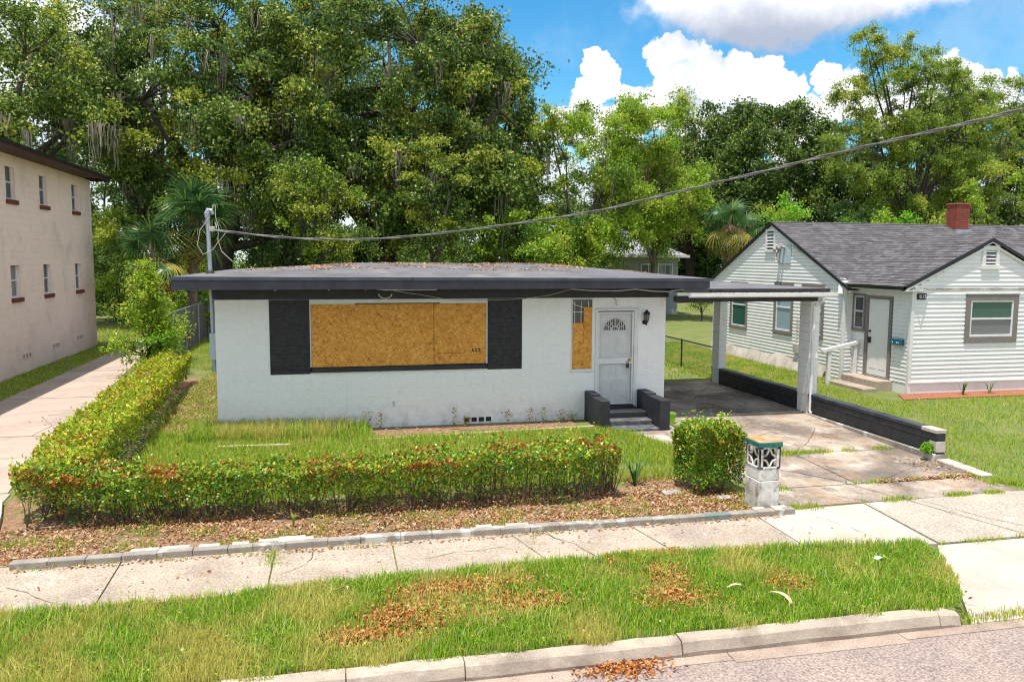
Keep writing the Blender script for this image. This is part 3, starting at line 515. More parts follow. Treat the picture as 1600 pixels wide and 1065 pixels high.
# roof: low hip over deep fascia
rf = MB(); e = [(-.66, -.78, 3.145), (10.2, -.78, 3.11), (10.2, 8.7, 3.11), (-.66, 8.7, 3.145)]; rd = [(2.9, 4.0, 3.385), (7.75, 4.0, 3.385)]
rf.add(e+rd, [(0, 1, 5, 4), (1, 2, 5), (2, 3, 4, 5), (3, 0, 4)])
ro = rf.build('roof', M['roof'], house)
sh = MB(); sh.box(-.60, -.72, 2.905, 10.14, 8.64, 3.09); sh.build('soffit', M['black'], ro)
fs_ = MB()
for k_, (a, b_) in enumerate(((-.64, 1.75), (1.752, 4.3), (4.302, 6.6), (6.602, 10.18))):
    o_ = MB(); d = random.uniform(0, .006); o_.add([(a, -.75-d, 2.90+.004*(k_ % 2)), (b_, -.75-d, 2.90), (b_, -.745-d, 3.075), (a, -.745-d, 3.075), (a, -.722, 2.90), (b_, -.722, 2.90), (b_, -.722, 3.075), (a, -.722, 3.075)], [(0, 1, 2, 3), (5, 4, 7, 6), (4, 0, 3, 7), (1, 5, 6, 2), (3, 2, 6, 7), (4, 5, 1, 0)])
    o_.build('fascia', M['fascia'], ro)
o_ = MB(); o_.add([(-.68, -.80, 3.085), (10.22, -.80, 3.055), (10.22, -.79, 3.115), (-.68, -.79, 3.15), (-.68, -.70, 3.075), (10.22, -.70, 3.055), (10.22, -.70, 3.11), (-.68, -.70, 3.14)], [(0, 1, 2, 3), (5, 4, 7, 6), (4, 0, 3, 7), (1, 5, 6, 2), (3, 2, 6, 7), (4, 5, 1, 0)]); o_.build('drip_edge', M['fascia'], ro)
for xx, w in ((-.66, -1), (10.2, 1)):
    MB().box(min(xx, xx-.06*w), -.70, 2.905, max(xx, xx-.06*w), 8.66, 3.135 if w < 0 else 3.10).build('fascia', M['fascia'], ro)
MB().box(-.6, 8.66, 2.905, 10.14, 8.70, 3.09).build('fascia', M['fascia'], ro)
# sagging wires under the fascia
def wirep(pts, r=.006, m='wire', name='wire', n=5, parent=house): return MB().tube(pts, r, n).build(name, M[m], parent)
wirep([(3.45, -.70, 2.87), (4.1, -.40, 2.76), (4.6, -.04, 2.66), (5.5, -.03, 2.635), (6.2, -.03, 2.66), (6.7, -.4, 2.75), (7.1, -.7, 2.89)])
wirep([(7.1, -.7, 2.89), (7.5, -.72, 2.86), (8.1, -.72, 2.85), (8.5, -.73, 2.885), (8.9, -.72, 2.84), (9.25, -.72, 2.83), (9.6, -.7, 2.88)], .009)
wirep([(3.1, -.74, 2.905), (3.3, -.74, 2.885), (4.3, -.74, 2.89)], .008)
wirep([(3.30+.13*math.cos(a), -.45, 2.80-.09*math.sin(a)) for a in [i*math.pi/8 for i in range(9)]], .014, name='bare_cable_loop')
wirep([(8.28, -.03, 2.67), (8.33, -.04, 2.60), (8.31, -.05, 2.55), (8.35, -.05, 2.50)], .006, 'dark')
for xx in (1.2, 2.2, 2.9): MB().tube([(xx, -.735, 2.895), (xx, -.735, 2.88)], .012, 6).build('clip', M['wire'], house)
# electricity meter and service mast
MB().bbox(-.14, .22, 1.46, -.005, .50, 2.0, .01).build('meter_box', M['meter'], house, label='pale grey electrical box on the side wall')
MB().tube([(-.08, .42, 1.2), (-.08, .42, 1.7)], .05, 12).build('meter', M['metal'], house)
ms = MB(); ms.tube([(-.10, .45, 2.0), (-.12, .5, 3.2), (-.14, .5, 4.30)], [.042, .042, .04], 12); mo = ms.build('service_mast', M['metal'], house)
MB().tube([(-.12, .5, 3.17), (-.12, .5, 3.22), (-.12, .5, 3.25)], [.10, .075, .05], 12).build('flashing', M['dark'], mo)
MB().tube([(-.14, .5, 4.29), (-.14, .5, 4.38), (-.12, .5, 4.44), (-.06, .5, 4.44), (-.04, .5, 4.36)], [.05, .06, .055, .045, .035], 10).build('weather_head', M['metal'], mo)
MB().bbox(-.11, .44, 4.02, .0, .54, 4.12, .006).build('insulator_clamp', M['edgewhite'], mo)
def loop(pts): return MB().tube(pts, .009, 6).build('drip_loop', M['wire'], mo)
loop([(-.06, .47, 4.38), (-.02, .45, 4.55), (.02, .45, 4.56), (.02, .45, 4.3), (.08, .45, 4.06)])
loop([(-.1, .46, 4.3), (-.28, .45, 4.05), (-.34, .45, 3.75), (-.24, .45, 3.56), (-.05, .45, 3.66), (.06, .45, 3.82), (.2, .45, 3.99)])
loop([(.07, .45, 4.08), (.05, .45, 3.85), (.12, .45, 3.62), (.32, .45, 3.42)])

# roof litter
def scatter(n, x0, x1, y0, y1, zf, keep=None):
    x_ = rng.uniform(x0, x1, n); y_ = rng.uniform(y0, y1, n)
    if keep is not None:
        k_ = keep(x_, y_); x_, y_ = x_[k_], y_[k_]
    return np.stack([x_, y_, zf(x_, y_)], 1)
def roofz(x_, y_): return 3.385-np.maximum(np.abs(y_-4)/4.75*.25, np.maximum((2.9-x_)/3.56, (x_-7.75)/2.45)*.26)+.012
from mathutils import noise as mnoise
def nz(x_, y_, s, o=0): return np.array([mnoise.noise(Vector((a*s+o, b*s, o))) for a, b in zip(x_, y_)])
P = scatter(7000, .2, 9.6, 1.2, 4.6, roofz, lambda x_, y_: (nz(x_, y_, 1.1, 3) > .0-.10*(y_-2.5)))
rl = leafmesh('roof_leaf_litter', P, .06, [LITTER], up=2.5, kind='stuff'); tag(rl, label='brown fallen leaves lying along the flat house roof', cat='leaf litter')

# ------------------------------------------------------------------ stoop, pot, plank
stp = empty('front_stoop', (8.3, -.7, 0), label='black painted block stoop with two wing walls at the front door', cat='steps')
o0 = stp.location
def at(bb, o): bb.v = [(a-o.x, b_-o.y, c_-o.z) for a, b_, c_ in bb.v]; return bb
at(MB().bbox(7.64, -.52, -.1, 7.84, -.012, .64, .01).bbox(7.64, -1.12, -.1, 7.84, -.525, .60, .012), o0).build('wing_wall', M['black'], stp)
at(MB().bbox(8.86, -.60, -.1, 9.08, -.012, .64, .01).bbox(8.86, -1.34, -.1, 9.08, -.605, .61, .012), o0).build('wing_wall', M['black'], stp)
at(MB().bbox(7.845, -.62, -.1, 8.855, -.012, .25, .01), o0).build('step', M['black'], stp)
M['step'] = mat('worn_black_step', [(.05, .055, .065), (.14, .14, .15)], 6, .75, bump=.3, stain=[((.40, .38, .36), 6, .6, .7, .6)])
at(MB().bbox(7.845, -.95, -.1, 8.855, -.625, .13, .014), o0).build('step', M['step'], stp)
at(MB().bbox(7.86, -1.34, -.1, 8.855, -.955, .035, .01), o0).build('step', M['step'], stp)
pt = MB(); pt.tube([(9.33, -.78, .022), (9.33, -.78, .20), (9.33, -.78, .205), (9.33, -.78, .235)], [.10, .125, .135, .135], 4); pt.tube([(9.33, -.78, .236), (9.33, -.78, .18)], [.115, .11], 4, mi=1)
p_ = pt.build('plant_pot', [M['green_pot'], M['soil']], label='lime green plastic pot beside the black stoop', cat='plant pot')
MB().prism([(2.9, -1.16), (7.6, -.86), (7.6, -.77), (2.9, -1.05)], lambda x_, y_: gy(y_)+.05, lambda x_, y_: gy(y_)+.0).build('board', M['plank'], label='long pale board edging the soil before the house front', cat='board')
MB().prism([(.15, -1.35), (1.45, -1.42), (1.45, -1.34), (.15, -1.28)], lambda x_, y_: gy(y_)+.085, lambda x_, y_: gy(y_)+.06).build('board', M['plank'], label='short yellow board lying in tall grass near the house corner', cat='board')

# ------------------------------------------------------------------ carport
cp = empty('carport', (11.5, 2, 0), label='flat roofed carport on two block posts beside the white house', cat='carport'); o0 = cp.location
at(MB().add([(9.6, -.62, 2.80), (13.12, -.62, 2.80), (13.12, 4.7, 2.80), (9.6, 4.7, 2.80), (9.6, -.62, 2.89), (13.12, -.62, 2.885), (13.12, 4.7, 2.885), (9.6, 4.7, 2.99)], [(0, 3, 2, 1), (4, 5, 6, 7), (0, 1, 5, 4), (1, 2, 6, 5), (2, 3, 7, 6), (3, 0, 4, 7)]), o0).build('roof', M['roof'], cp)
at(MB().bbox(10.24, -.66, 2.81, 13.16, -.622, 2.88, .004), o0).build('fascia', M['black'], cp)
at(MB().bbox(13.122, -.62, 2.79, 13.16, 4.7, 2.875, .004), o0).build('fascia', M['black'], cp)
gpoly = [(-.84, 2.80), (-.84, 2.725), (-.80, 2.70), (-.70, 2.70), (-.675, 2.80), (-.69, 2.80), (-.71, 2.715), (-.79, 2.715), (-.825, 2.735), (-.825, 2.80)]
at(MB().slabx(gpoly, 9.72, 13.24), o0).build('gutter', M['whitetrim'], cp)
gl = leafmesh('gutter_leaf', np.stack([rng.uniform(9.9, 13.2, 220), rng.uniform(-.82, -.7, 220), rng.uniform(2.76, 2.80, 220)], 1), .06, [LITTER], parent=cp, kind='stuff'); gl.location = -o0
at(MB().bbox(9.55, -.45, 2.59, 13.0, -.30, 2.72, .005), o0).build('beam', M['black'], cp)
at(MB().box(12.88, -.10, 2.60, 13.08, 4.5, 2.78), o0).build('beam', M['black'], cp)
for (ya, yb) in ((-.42, .02), (3.95, 4.35)):
    z0 = .455; pb = at(MB().box(12.862, ya+.012, -.05, 13.068, yb-.012, 2.588), o0).build('post', M['whitetrim'], cp)
    k_ = 0; z = z0
    while z < 2.58:
        h = min(.2032, 2.588-z); at(MB().bbox(12.85, ya, z+.003, 13.08, yb, z+h-.003, .005), Vector((o0.x, o0.y, o0.z))).build('concrete_block', M['white'], pb); z += .2032
at(MB().tube([(12.93, -.76, 2.70), (12.93, -.76, 2.62), (12.88, -.52, 2.50), (12.88, -.50, 2.40), (12.88, -.50, .10), (12.88, -.56, .04)], .038, 8), o0).build('downspout', M['whitetrim'], cp)

lw = empty('low_wall', (12.97, 0, 0), label='long low black painted block wall along the driveway', cat='wall'); o0 = lw.location
wallz = lambda y_: float(np.interp(y_, [-4.5, 0, 4.4], [.47, .42, .47]))
y_ = -4.46; r = 0
for row, (za, zb) in enumerate(((-.2, .055), (.055, .26), (.26, .40))):
    y_ = -4.46 if row % 2 == 0 else -4.26
    if row % 2: at(MB().bbox(12.88, -4.46, za+.002, 13.07, -4.263, zb-.002, .008), o0).build('concrete_block', M['edgewhite'], lw, label='broken bare block at the front end')
    while y_ < 4.38:
        y1 = min(y_+.4, 4.42); q = random.uniform(-.002, .002); at(MB().bbox(12.88+q, y_+.003, za+.003, 13.07+q, y1-.003, zb-.003, .006), o0).build('concrete_block', M['black'], lw); y_ = y1
y_ = -4.46; k_ = 0
while y_ < 4.38:
    y1 = min(y_+.4, 4.42)
    at(MB().bbox(12.868, y_+.002, .402, 13.082, y1-.002, .47+random.uniform(-.004, .004), .008), o0).build('cap_block', M['edgewhite'] if (k_ in (0, 4)) and k_ == 0 else M['fascia'], lw); y_ = y1; k_ += 1
at(MB().bbox(12.83, -4.46, -.2, 13.1, 4.4, .03, .01), o0).build('footing', M['edging'], lw)
b = empty('kerb_edging', (13.1, -5, -.1), label='rough low concrete kerb continuing in front of the black wall', cat='kerb'); y_ = -5.52
while y_ < -4.5:
    w = random.uniform(.3, .42); y1 = min(y_+w, -4.47); at(MB().bbox(12.87+random.uniform(-.01, .01), y_+.005, -.25, 13.13+random.uniform(-.01, .01), y1-.005, gy(y_)+.09+random.uniform(-.01, .01), .018), b.location).build('concrete_block', M['edgewhite'], b); y_ = y1

# garden edging of loose blocks
ge = empty('garden_edging', (3.5, -6.44, -.18), label='row of low grey blocks edging the front planting bed', cat='edging'); o0 = ge.location; x = -1.52; k_ = 0
while x < 8.75:
    w = random.choice((.40, .40, .41, .52, .30)); x1 = min(x+w, 8.78); h = .10+random.uniform(-.008, .006)
    q = random.uniform(-.004, .004)+.03*math.sin(x*.7); z = gy(-6.44)
    at(MB().bbox(x+.002, -6.50+q, z-.08, x1-.002, -6.36+q, z+h, .007), o0).build('edging_block', M['greyteal'] if 6.95 < x < 7.5 and k_ % 2 else M['edging'], ge); 
    if random.random() < .5:
        xa = x+random.uniform(0, .1); at(MB().bbox(xa, -6.40+q, z+h-.03, min(xa+random.uniform(.15, .35), x1), -6.31+q, z+h+random.uniform(.006, .018), .006), o0).build('broken_cap', M['edgewhite'], ge)
    x = x1; k_ += 1
at(MB().bbox(1.52, -6.42, gy(-6.4)+.07, 1.86, -6.24, gy(-6.4)+.115, .01), o0).build('broken_cap', M['edgewhite'], ge)
b = empty('side_edging', (-2.3, -5, -.13), label='low concrete edging on the left side of the corner hedge', cat='edging')
for (x0_, y0_, x1_, y1_) in ((-2.05, -5.55, -2.14, -5.05), (-2.15, -5.03, -2.3, -4.5), (-2.31, -4.48, -2.5, -3.9)):
    at(MB().prism([(x0_-.18, y0_), (x0_, y0_), (x1_, y1_), (x1_-.18, y1_)], lambda x_, y_: gy(y_)+.09, lambda x_, y_: gy(y_)-.1), b.location).build('edging_block', M['edgewhite'], b)

# ------------------------------------------------------------------ breeze-block pillar
pl = empty('gate_pillar', (8.42, -6.12, -.17), label='flaking white block pillar with green cap and pierced blocks by the bush', cat='pillar'); o0 = pl.location
x0, x1, y0, y1 = 8.28, 8.62, -6.32, -5.92
pb = MB(); pb.bbox(x0, y0, -.25, x1, y1, .30, .012); at(pb, o0).build('base', M['pillar'], pl)
at(MB().bbox(x0+.006, y0+.004, .303, x1-.006, y1-.004, .475, .01), o0).build('middle_block', M['pillar'], pl)
at(MB().bbox(x0-.02, y0-.02, .8, x1+.02, y1+.02, .872, .006), o0).build('cap', M['greenpaint'], pl); at(MB().box(x0-.012, y0-.012, .872, x1+.012, y1+.012, .879), o0).build('cap_top', M['rustycap'], pl)
def breeze(parent, T, w, h):
    bb = MB(); t = .025; d = .06
    bb.bbox(0, 0, 0, w, d, t, .003).bbox(0, 0, h-t, w, d, h, .003).bbox(0, 0, t, t, d, h-t, .003).bbox(w-t, 0, t, w, d, h-t, .003)
    n = 8
    for (cx, cz, a0) in ((0, 0, 0), (w, 0, 90), (w, h, 180), (0, h, 270)):
        pass
    # four quarter arcs bowed inwards make the star
    mid = [(w/2, t*.6), (w-t*.6, h/2), (w/2, h-t*.6), (t*.6, h/2)]; corner = [(w, 0), (w, h), (0, h), (0, 0)]
    for i in range(4):
        a = Vector(mid[i]); c_ = Vector(mid[(i+1) % 4]); ctr = Vector((w/2, h/2)); pts = []
        for k in range(n+1):
            s = k/n; p = a.lerp(c_, s); p = p.lerp(ctr, .36*math.sin(math.pi*s)); pts.append((p.x, .02, p.y))
        bb.tube(pts, .015, 6)
    bb.v = [tuple(T @ Vector(v)) for v in bb.v]; at(bb, o0).build('pierced_block', M['pillar'], parent)
    return
at(MB().box(x0+.07, y0+.07, .47, x1-.07, y1-.07, .80), o0).build('shade_core', M['dark'], pl)  # box added inside; its black stands in for the hollow's shade
z0, hh = .478, .32
breeze(pl, Matrix.Translation((x0, y0, z0)), x1-x0, hh)
breeze(pl, Matrix.Translation((x0, y1, z0)) @ Matrix.Rotation(math.radians(-90), 4, 'Z'), y1-y0, hh)
breeze(pl, Matrix.Translation((x1, y0, z0)) @ Matrix.Rotation(math.radians(90), 4, 'Z'), y1-y0, hh)
breeze(pl, Matrix.Translation((x1, y1, z0)) @ Matrix.Rotation(math.radians(180), 4, 'Z'), x1-x0, hh)

# ------------------------------------------------------------------ siding house on the right
nh = empty('siding_house', (16.3, 3.3, 0), label='white siding house with dark shingle roof and red brick chimney', cat='house')
def nb(bb, name, m, parent=None, **k): bb.v = [(a-16.3, b_-3.3, c_) for a, b_, c_ in bb.v]; return bb.build(name, m, parent or nh, **k)
GX, GY0, GY1, GYR = 16.3, 3.3, 11.15, 7.22
RX, BY = 16.6, .95          # recessed wall x, front wing y
core = MB(); core.slabx([(GY0+.02, -.1), (GY1, -.1), (GY1, 2.85), (GYR, 4.58), (GY0+.02, 2.88)], GX+.02, GX+.2)
core.box(GX+.21, GY0+.02, -.1, 30, GY1, 2.85); core.slaby([(RX+.02, -.1), (21.05, -.1), (21.05, 2.85), (18.83, 3.93), (RX+.02, 2.85)], BY+.02, GY0)
nwall = nb(core, 'wall', M['siding'])
def siding_x(x, y0, y1, z0, z1, holes, parent, gable=None, s=.105):
    """boards on a wall facing -x, between y0 and y1"""
    z = z0
    while z < z1:
        ya, yb = y0, y1; zt = z+s
        if gable:
            apy, apz, ez = gable
            if z+s*.5 > ez: f = (z+s*.5-ez)/(apz-ez); ya = y0+(apy-y0)*f; yb = y1-(y1-apy)*f
            if yb-ya < .1: break
        segs = [(ya, yb)]
        for (h0, h1, hz0, hz1) in holes:
            if z+s*.5 > hz0 and z+s*.5 < hz1: segs = [p for (a, b_) in segs for p in ((a, min(b_, h0)), (max(a, h1), b_)) if p[1]-p[0] > .02]
        for (a, b_) in segs:
            nb(MB().add([(x-.022, a, z), (x-.022, b_, z), (x-.003, b_, zt), (x-.003, a, zt), (x+.019, a, z), (x+.019, b_, z)], [(1, 0, 3, 2), (0, 1, 5, 4)]), 'siding_board', M['siding'], parent)
        z += s
def siding_y(y, x0, x1, z0, z1, holes, parent, gable=None, s=.105):
    z = z0
    while z < z1:
        xa, xb = x0, x1; zt = z+s
        if gable:
            apx, apz, ez = gable
            if z+s*.5 > ez: f = (z+s*.5-ez)/(apz-ez); xa = x0+(apx-x0)*f; xb = x1-(x1-apx)*f
            if xb-xa < .1: break
        segs = [(xa, xb)]
        for (h0, h1, hz0, hz1) in holes:
            if z+s*.5 > hz0 and z+s*.5 < hz1: segs = [p for (a, b_) in segs for p in ((a, min(b_, h0)), (max(a, h1), b_)) if p[1]-p[0] > .02]
        for (a, b_) in segs:
            nb(MB().add([(a, y-.022, z), (b_, y-.022, z), (b_, y-.003, zt), (a, y-.003, zt), (a, y+.019, z), (b_, y+.019, z)], [(0, 1, 2, 3), (1, 0, 4, 5)]), 'siding_board', M['siding'], parent)
        z += s
WX = [(8.64, 9.86, 1.10, 2.74), (5.82, 6.93, 1.18, 2.80), (4.2, 5.38, 1.20, 2.79)]
siding_x(GX, GY0+.05, GY1, -.02, 4.6, [(a, b_, c_, d) for a, b_, c_, d in WX]+[(6.97, 7.56, 3.79, 4.51)], nwall, gable=(GYR, 4.62, 2.85))
siding_y(GY0, GX+.05, RX-.02, .2, 2.86, [], nwall)
siding_x(RX, BY+.05, GY0-.02, .38, 2.86, [(2.70, 3.40, 1.57, 2.61), (1.63, 2.75, .30, 2.57)], nwall)
siding_y(BY, RX+.05, 21.05, .42, 3.95, [(18.18, 19.79, 1.40, 2.69), (18.57, 19.08, 3.33, 3.92)], nwall, gable=(18.83, 3.98, 2.86), s=.112)
# corner boards, skirting, frieze
for q_ in ((GX-.035, GY0-.035, -.05, GX+.05, GY0+.055, 2.84, .004), (RX-.035, BY-.035, .02, RX+.055, BY+.055, 2.80, .004), (GX-.03, GY1-.05, .0, GX+.03, GY1+.03, 2.8, .004), (RX-.03, GY0-.04, .2, RX+.004, GY0-.022, 2.8, .002)): nb(MB().bbox(*q_), 'corner_board', M['whitetrim'])
sk = MB(); sk.bbox(RX-.012, BY-.05, .385, 21.1, BY-.022, .425, .004); sk.box(RX+.005, BY-.012, .02, 21.05, BY+.01, .385); sk.box(RX-.012, BY+.01, .02, RX+.01, GY0, .36); nb(sk, 'skirting', M['siding'])
# crumpled sheet along the foot of the gable wall
cr = MB(); n = 28; pts = []
for i in range(n+1):
    y_ = GY0+.6+(GY1-GY0-.6)*i/n; hh_ = .27+.05*math.sin(i*.9)+random.uniform(-.02, .02); o_ = random.uniform(0, .05)
    if 8 < i < 13: hh_ += .06; o_ += .05
    pts.append([(GX-.04-o_*.3, y_, hh_+.18), (GX-.12-o_, y_, hh_*.6+.05), (GX-.16-o_, y_, .06)])
vs = [v for r in pts for v in r]; cr.add(vs, [(i*3+k, i*3+k+1, i*3+k+4, i*3+k+3) for i in range(n) for k in (0, 1)]); nb(cr, 'foundation_sheet', M['edgewhite'], smooth=True)
# windows
def nwin_x(x, y0, y1, z0, z1, gm, t=.09, label=None):
    o = nb(MB().box(x+.0, y0+t, z0+t, x+.012, y1-t, z1-t*.9), 'window', gm, label=label)
    f = MB(); f.bbox(x-.04, y0, z0, x+.02, y0+t, z1, .003).bbox(x-.04, y1-t, z0, x+.02, y1, z1, .003).bbox(x-.04, y0+t, z1-t, x+.02, y1-t, z1, .003).bbox(x-.055, y0-.01, z0-.005, x+.02, y1+.01, z0+t*.8, .004)
    f.v = [(a-16.3, b_-3.3, c_) for a, b_, c_ in f.v]; f.build('frame', M['taupe'], o)
    s_ = MB(); zm = (z0+z1)/2+.02; u = .035
    s_.bbox(x-.02, y0+t, z0+t*.8, x+.01, y0+t+u, z1-t, .002).bbox(x-.02, y1-t-u, z0+t*.8, x+.01, y1-t, z1-t, .002).bbox(x-.02, y0+t+u, z1-t-u, x+.01, y1-t-u, z1-t, .002).bbox(x-.02, y0+t+u, z0+t*.8, x+.01, y1-t-u, z0+t*.8+u, .002).bbox(x-.02, y0+t+u, zm-.02, x+.01, y1-t-u, zm+.025, .002)
    s_.v = [(a-16.3, b_-3.3, c_) for a, b_, c_ in s_.v]; s_.build('sash', M['whitetrim'], o); return o
nwin_x(GX, *WX[0], M['glassgreen'], .12); nwin_x(GX, *WX[1], M['glassblue'], .12); nwin_x(GX, *WX[2], M['glassblue'], .12)
wn_ = nwin_x(RX, 2.75, 3.30, 1.58, 2.60, M['glass'], .07)
bl = MB(); 
for i in range(5): bl.box(RX-.004, 2.84, 1.68+i*.06, RX-.001, 3.2, 1.70+i*.06)
bl.v = [(a-16.3, b_-3.3, c_) for a, b_, c_ in bl.v]; bl.build('blind', M['taupe'], wn_)
# front wing window
o_ = nb(MB().box(18.30, BY-.003, 1.57, 19.66, BY+.01, 2.52), 'window', M['glasspale'], label='front window with green shade in its upper sash')
nbo = lambda bb, name, m, par: nb(bb, name, m, par)
nbo(MB().bbox(18.18, BY-.045, 1.40, 18.32, BY+.01, 2.66, .003).bbox(19.64, BY-.045, 1.40, 19.78, BY+.01, 2.66, .003).bbox(18.32, BY-.045, 2.50, 19.64, BY+.01, 2.66, .003).bbox(18.32, BY-.045, 1.40, 19.64, BY+.01, 1.56, .003), 'frame', M['taupe'], o_)
nbo(MB().bbox(18.16, BY-.06, 2.662, 19.80, BY, 2.70, .003), 'head_trim', M['whitetrim'], o_)
nbo(MB().bbox(18.32, BY-.03, 1.56, 18.37, BY+.005, 2.50, .002).bbox(19.59, BY-.03, 1.56, 19.64, BY+.005, 2.50, .002).bbox(18.37, BY-.03, 2.455, 19.59, BY+.005, 2.50, .002).bbox(18.37, BY-.03, 1.56, 19.59, BY+.005, 1.61, .002).bbox(18.37, BY-.03, 2.0, 19.59, BY+.005, 2.045, .002), 'sash', M['whitetrim'], o_)
nbo(MB().box(18.372, BY-.008, 2.05, 19.588, BY-.004, 2.45), 'shade', M['glassgreen'], o_)
# entrance
d_ = nb(MB().bbox(RX-.005, 1.76, .42, RX+.03, 2.60, 2.48, .003), 'door', M['siding'], label='white front door with dark taupe frame')
pn = MB()
for (ya, yb) in ((1.84, 2.12), (2.22, 2.5)):
    for (za, zb) in ((.6, 1.3), (1.45, 2.1), (2.18, 2.38)): pn.bbox(RX-.012, ya, za, RX-.004, yb, zb, .004)
nb(pn, 'door_panel', M['siding'], d_)
nb(MB().tube([(RX-.05, 2.50, 1.60), (RX, 2.50, 1.60)], .03, 8).bbox(RX-.06, 2.46, 1.28, RX-.006, 2.54, 1.44, .01), 'door_handle', M['dark'], d_)
nb(MB().bbox(RX-.04, 1.66, .22, RX+.02, 1.755, 2.56, .003).bbox(RX-.04, 2.605, .22, RX+.02, 2.72, 2.56, .003).bbox(RX-.04, 1.755, 2.485, RX+.02, 2.605, 2.56, .003).bbox(RX-.07, 1.755, .22, RX+.02, 2.605, .40, .004), 'door_frame', M['taupe'])
nb(MB().bbox(RX-.12, 1.14, 1.34, RX-.024, 1.55, 1.50, .008), 'mail_box', M['bluebox'], label='small dark blue letter box beside the front door')
lb = MB()
for y_ in (1.24, 1.30, 1.46): lb.box(RX-.124, y_-.014, 1.385, RX-.1205, y_+.014, 1.43)
nb(lb, 'mail_box_label', M['letter'])
# house number: 1613 in white strokes on a dark plate
nb(MB().bbox(16.71, BY-.05, 2.535, 16.97, BY-.022, 2.69, .004), 'number_plate', M['dark'])
seg = {'1': 'bc', '6': 'afedcg', '3': 'abgcd'}
dg = MB()
for i, ch in enumerate('1613'):
    ox, oz, w_, h_, t_ = 16.735+i*.055, 2.565, .038, .095, .009
    S = {'a': (0, h_-t_, w_, h_), 'g': (0, h_/2-t_/2, w_, h_/2+t_/2), 'd': (0, 0, w_, t_), 'f': (0, h_/2, t_, h_), 'b': (w_-t_, h_/2, w_, h_), 'e': (0, 0, t_, h_/2), 'c': (w_-t_, 0, w_, h_/2)}
    for k_, c2 in enumerate(seg[ch]): a, b_, c_, d2 = S[c2]; dg.box(ox+a, BY-.0525-.0002*k_, oz+b_, ox+c_, BY-.0495, oz+d2)
nb(dg, 'house_number', M['letter'])
# steps and hand rail
nb(MB().bbox(RX-.50, 1.5, 0, RX-.026, 3.0, .37, .012), 'step', M['sidewalk']); nb(MB().bbox(RX-.92, 1.45, 0, RX-.505, 3.0, .20, .012), 'step', M['sidewalk']); nb(MB().bbox(RX-1.3, 1.6, 0, RX-.93, 3.05, .075, .01), 'step', M['sidewalk'])
hr = MB(); hr.bbox(15.62, 2.92, .05, 15.72, 3.02, 1.0, .006).bbox(16.42, 2.92, .3, 16.52, 3.02, 1.18, .006)
hr.add([(15.45, 2.90, .98), (16.56, 2.90, 1.20), (16.56, 3.04, 1.20), (15.45, 3.04, .98), (15.45, 2.90, 1.06), (16.56, 2.90, 1.28), (16.56, 3.04, 1.28), (15.45, 3.04, 1.06)], [(0, 3, 2, 1), (4, 5, 6, 7), (0, 1, 5, 4), (1, 2, 6, 5), (2, 3, 7, 6), (3, 0, 4, 7)])
nb(hr, 'hand_rail', M['whitetrim'])
# gable vents
def vent_x(x, y0, y1, z0, z1):
    o = nb(MB().box(x-.002, y0+.07, z0+.07, x+.01, y1-.07, z1-.07), 'gable_vent', M['dark']); f = MB().bbox(x-.06, y0, z0, x, y0+.08, z1, .004).bbox(x-.06, y1-.08, z0, x, y1, z1, .004).bbox(x-.06, y0+.08, z1-.08, x, y1-.08, z1, .004).bbox(x-.07, y0-.02, z0-.03, x, y1+.02, z0+.05, .004)
    nb(f, 'frame', M['whitetrim'], o)
    for i in range(5): z = z0+.12+i*(z1-z0-.2)/5; nb(MB().add([(x-.045, y0+.08, z), (x-.045, y1-.08, z), (x-.005, y1-.08, z+.06), (x-.005, y0+.08, z+.06)], [(0, 1, 2, 3)]), 'louvre', M['whitetrim'], o)
vent_x(GX, 6.97, 7.56, 3.79, 4.51)
o = nb(MB().box(18.66, BY-.004, 3.42, 19.0, BY+.01, 3.85), 'gable_vent', M['dark'])
nb(MB().bbox(18.57, BY-.06, 3.33, 18.67, BY, 3.90, .004).bbox(18.99, BY-.06, 3.33, 19.08, BY, 3.90, .004).bbox(18.67, BY-.06, 3.79, 18.99, BY, 3.90, .004).bbox(18.55, BY-.07, 3.30, 19.10, BY, 3.42, .004), 'frame', M['whitetrim'], o)
nb(MB().slaby([(18.53, 3.90), (19.12, 3.90), (18.83, 4.0)], BY-.07, BY, 0), 'frame', M['whitetrim'], o)
for i in range(4): z = 3.46+i*.09; nb(MB().add([(18.67, BY-.045, z), (18.99, BY-.045, z), (18.99, BY-.006, z+.05), (18.67, BY-.006, z+.05)], [(0, 1, 2, 3)]), 'louvre', M['whitetrim'], o)
# security light with twin heads on a back board, electricity meter
lb_ = nb(MB().bbox(GX-.05, 6.05, 3.40, GX-.022, 6.75, 4.02, .006), 'light_board', M['meter'])
fl_ = MB(); 
for (y_, z_) in ((6.62, 3.86), (6.38, 3.90)):
    fl_.tube([(GX-.06, y_, z_), (GX-.2, y_, z_+.02), (GX-.28, y_+.02, z_-.04)], [.05, .05, .085], 10)
fl_.tube([(GX-.1, 6.6, 3.85), (GX-.16, 6.66, 3.68), (GX-.14, 6.58, 3.5), (GX-.06, 6.6, 3.42)], .03, 8); nb(fl_, 'floodlight', M['edging'], lb_)
nb(MB().bbox(GX-.12, 5.35, .66, GX-.022, 5.60, .95, .008).tube([(GX-.06, 5.5, .95), (GX-.06, 5.5, 1.7)], .018, 6), 'meter_box', M['edgewhite'])
nb(MB().tube([(GX-.07, GY0+.15, 2.80), (GX-.10, GY0+.05, 2.70), (GX-.14, GY0, 2.56)], [.03, .06, .075], 8), 'eave_light', M['whitetrim'])
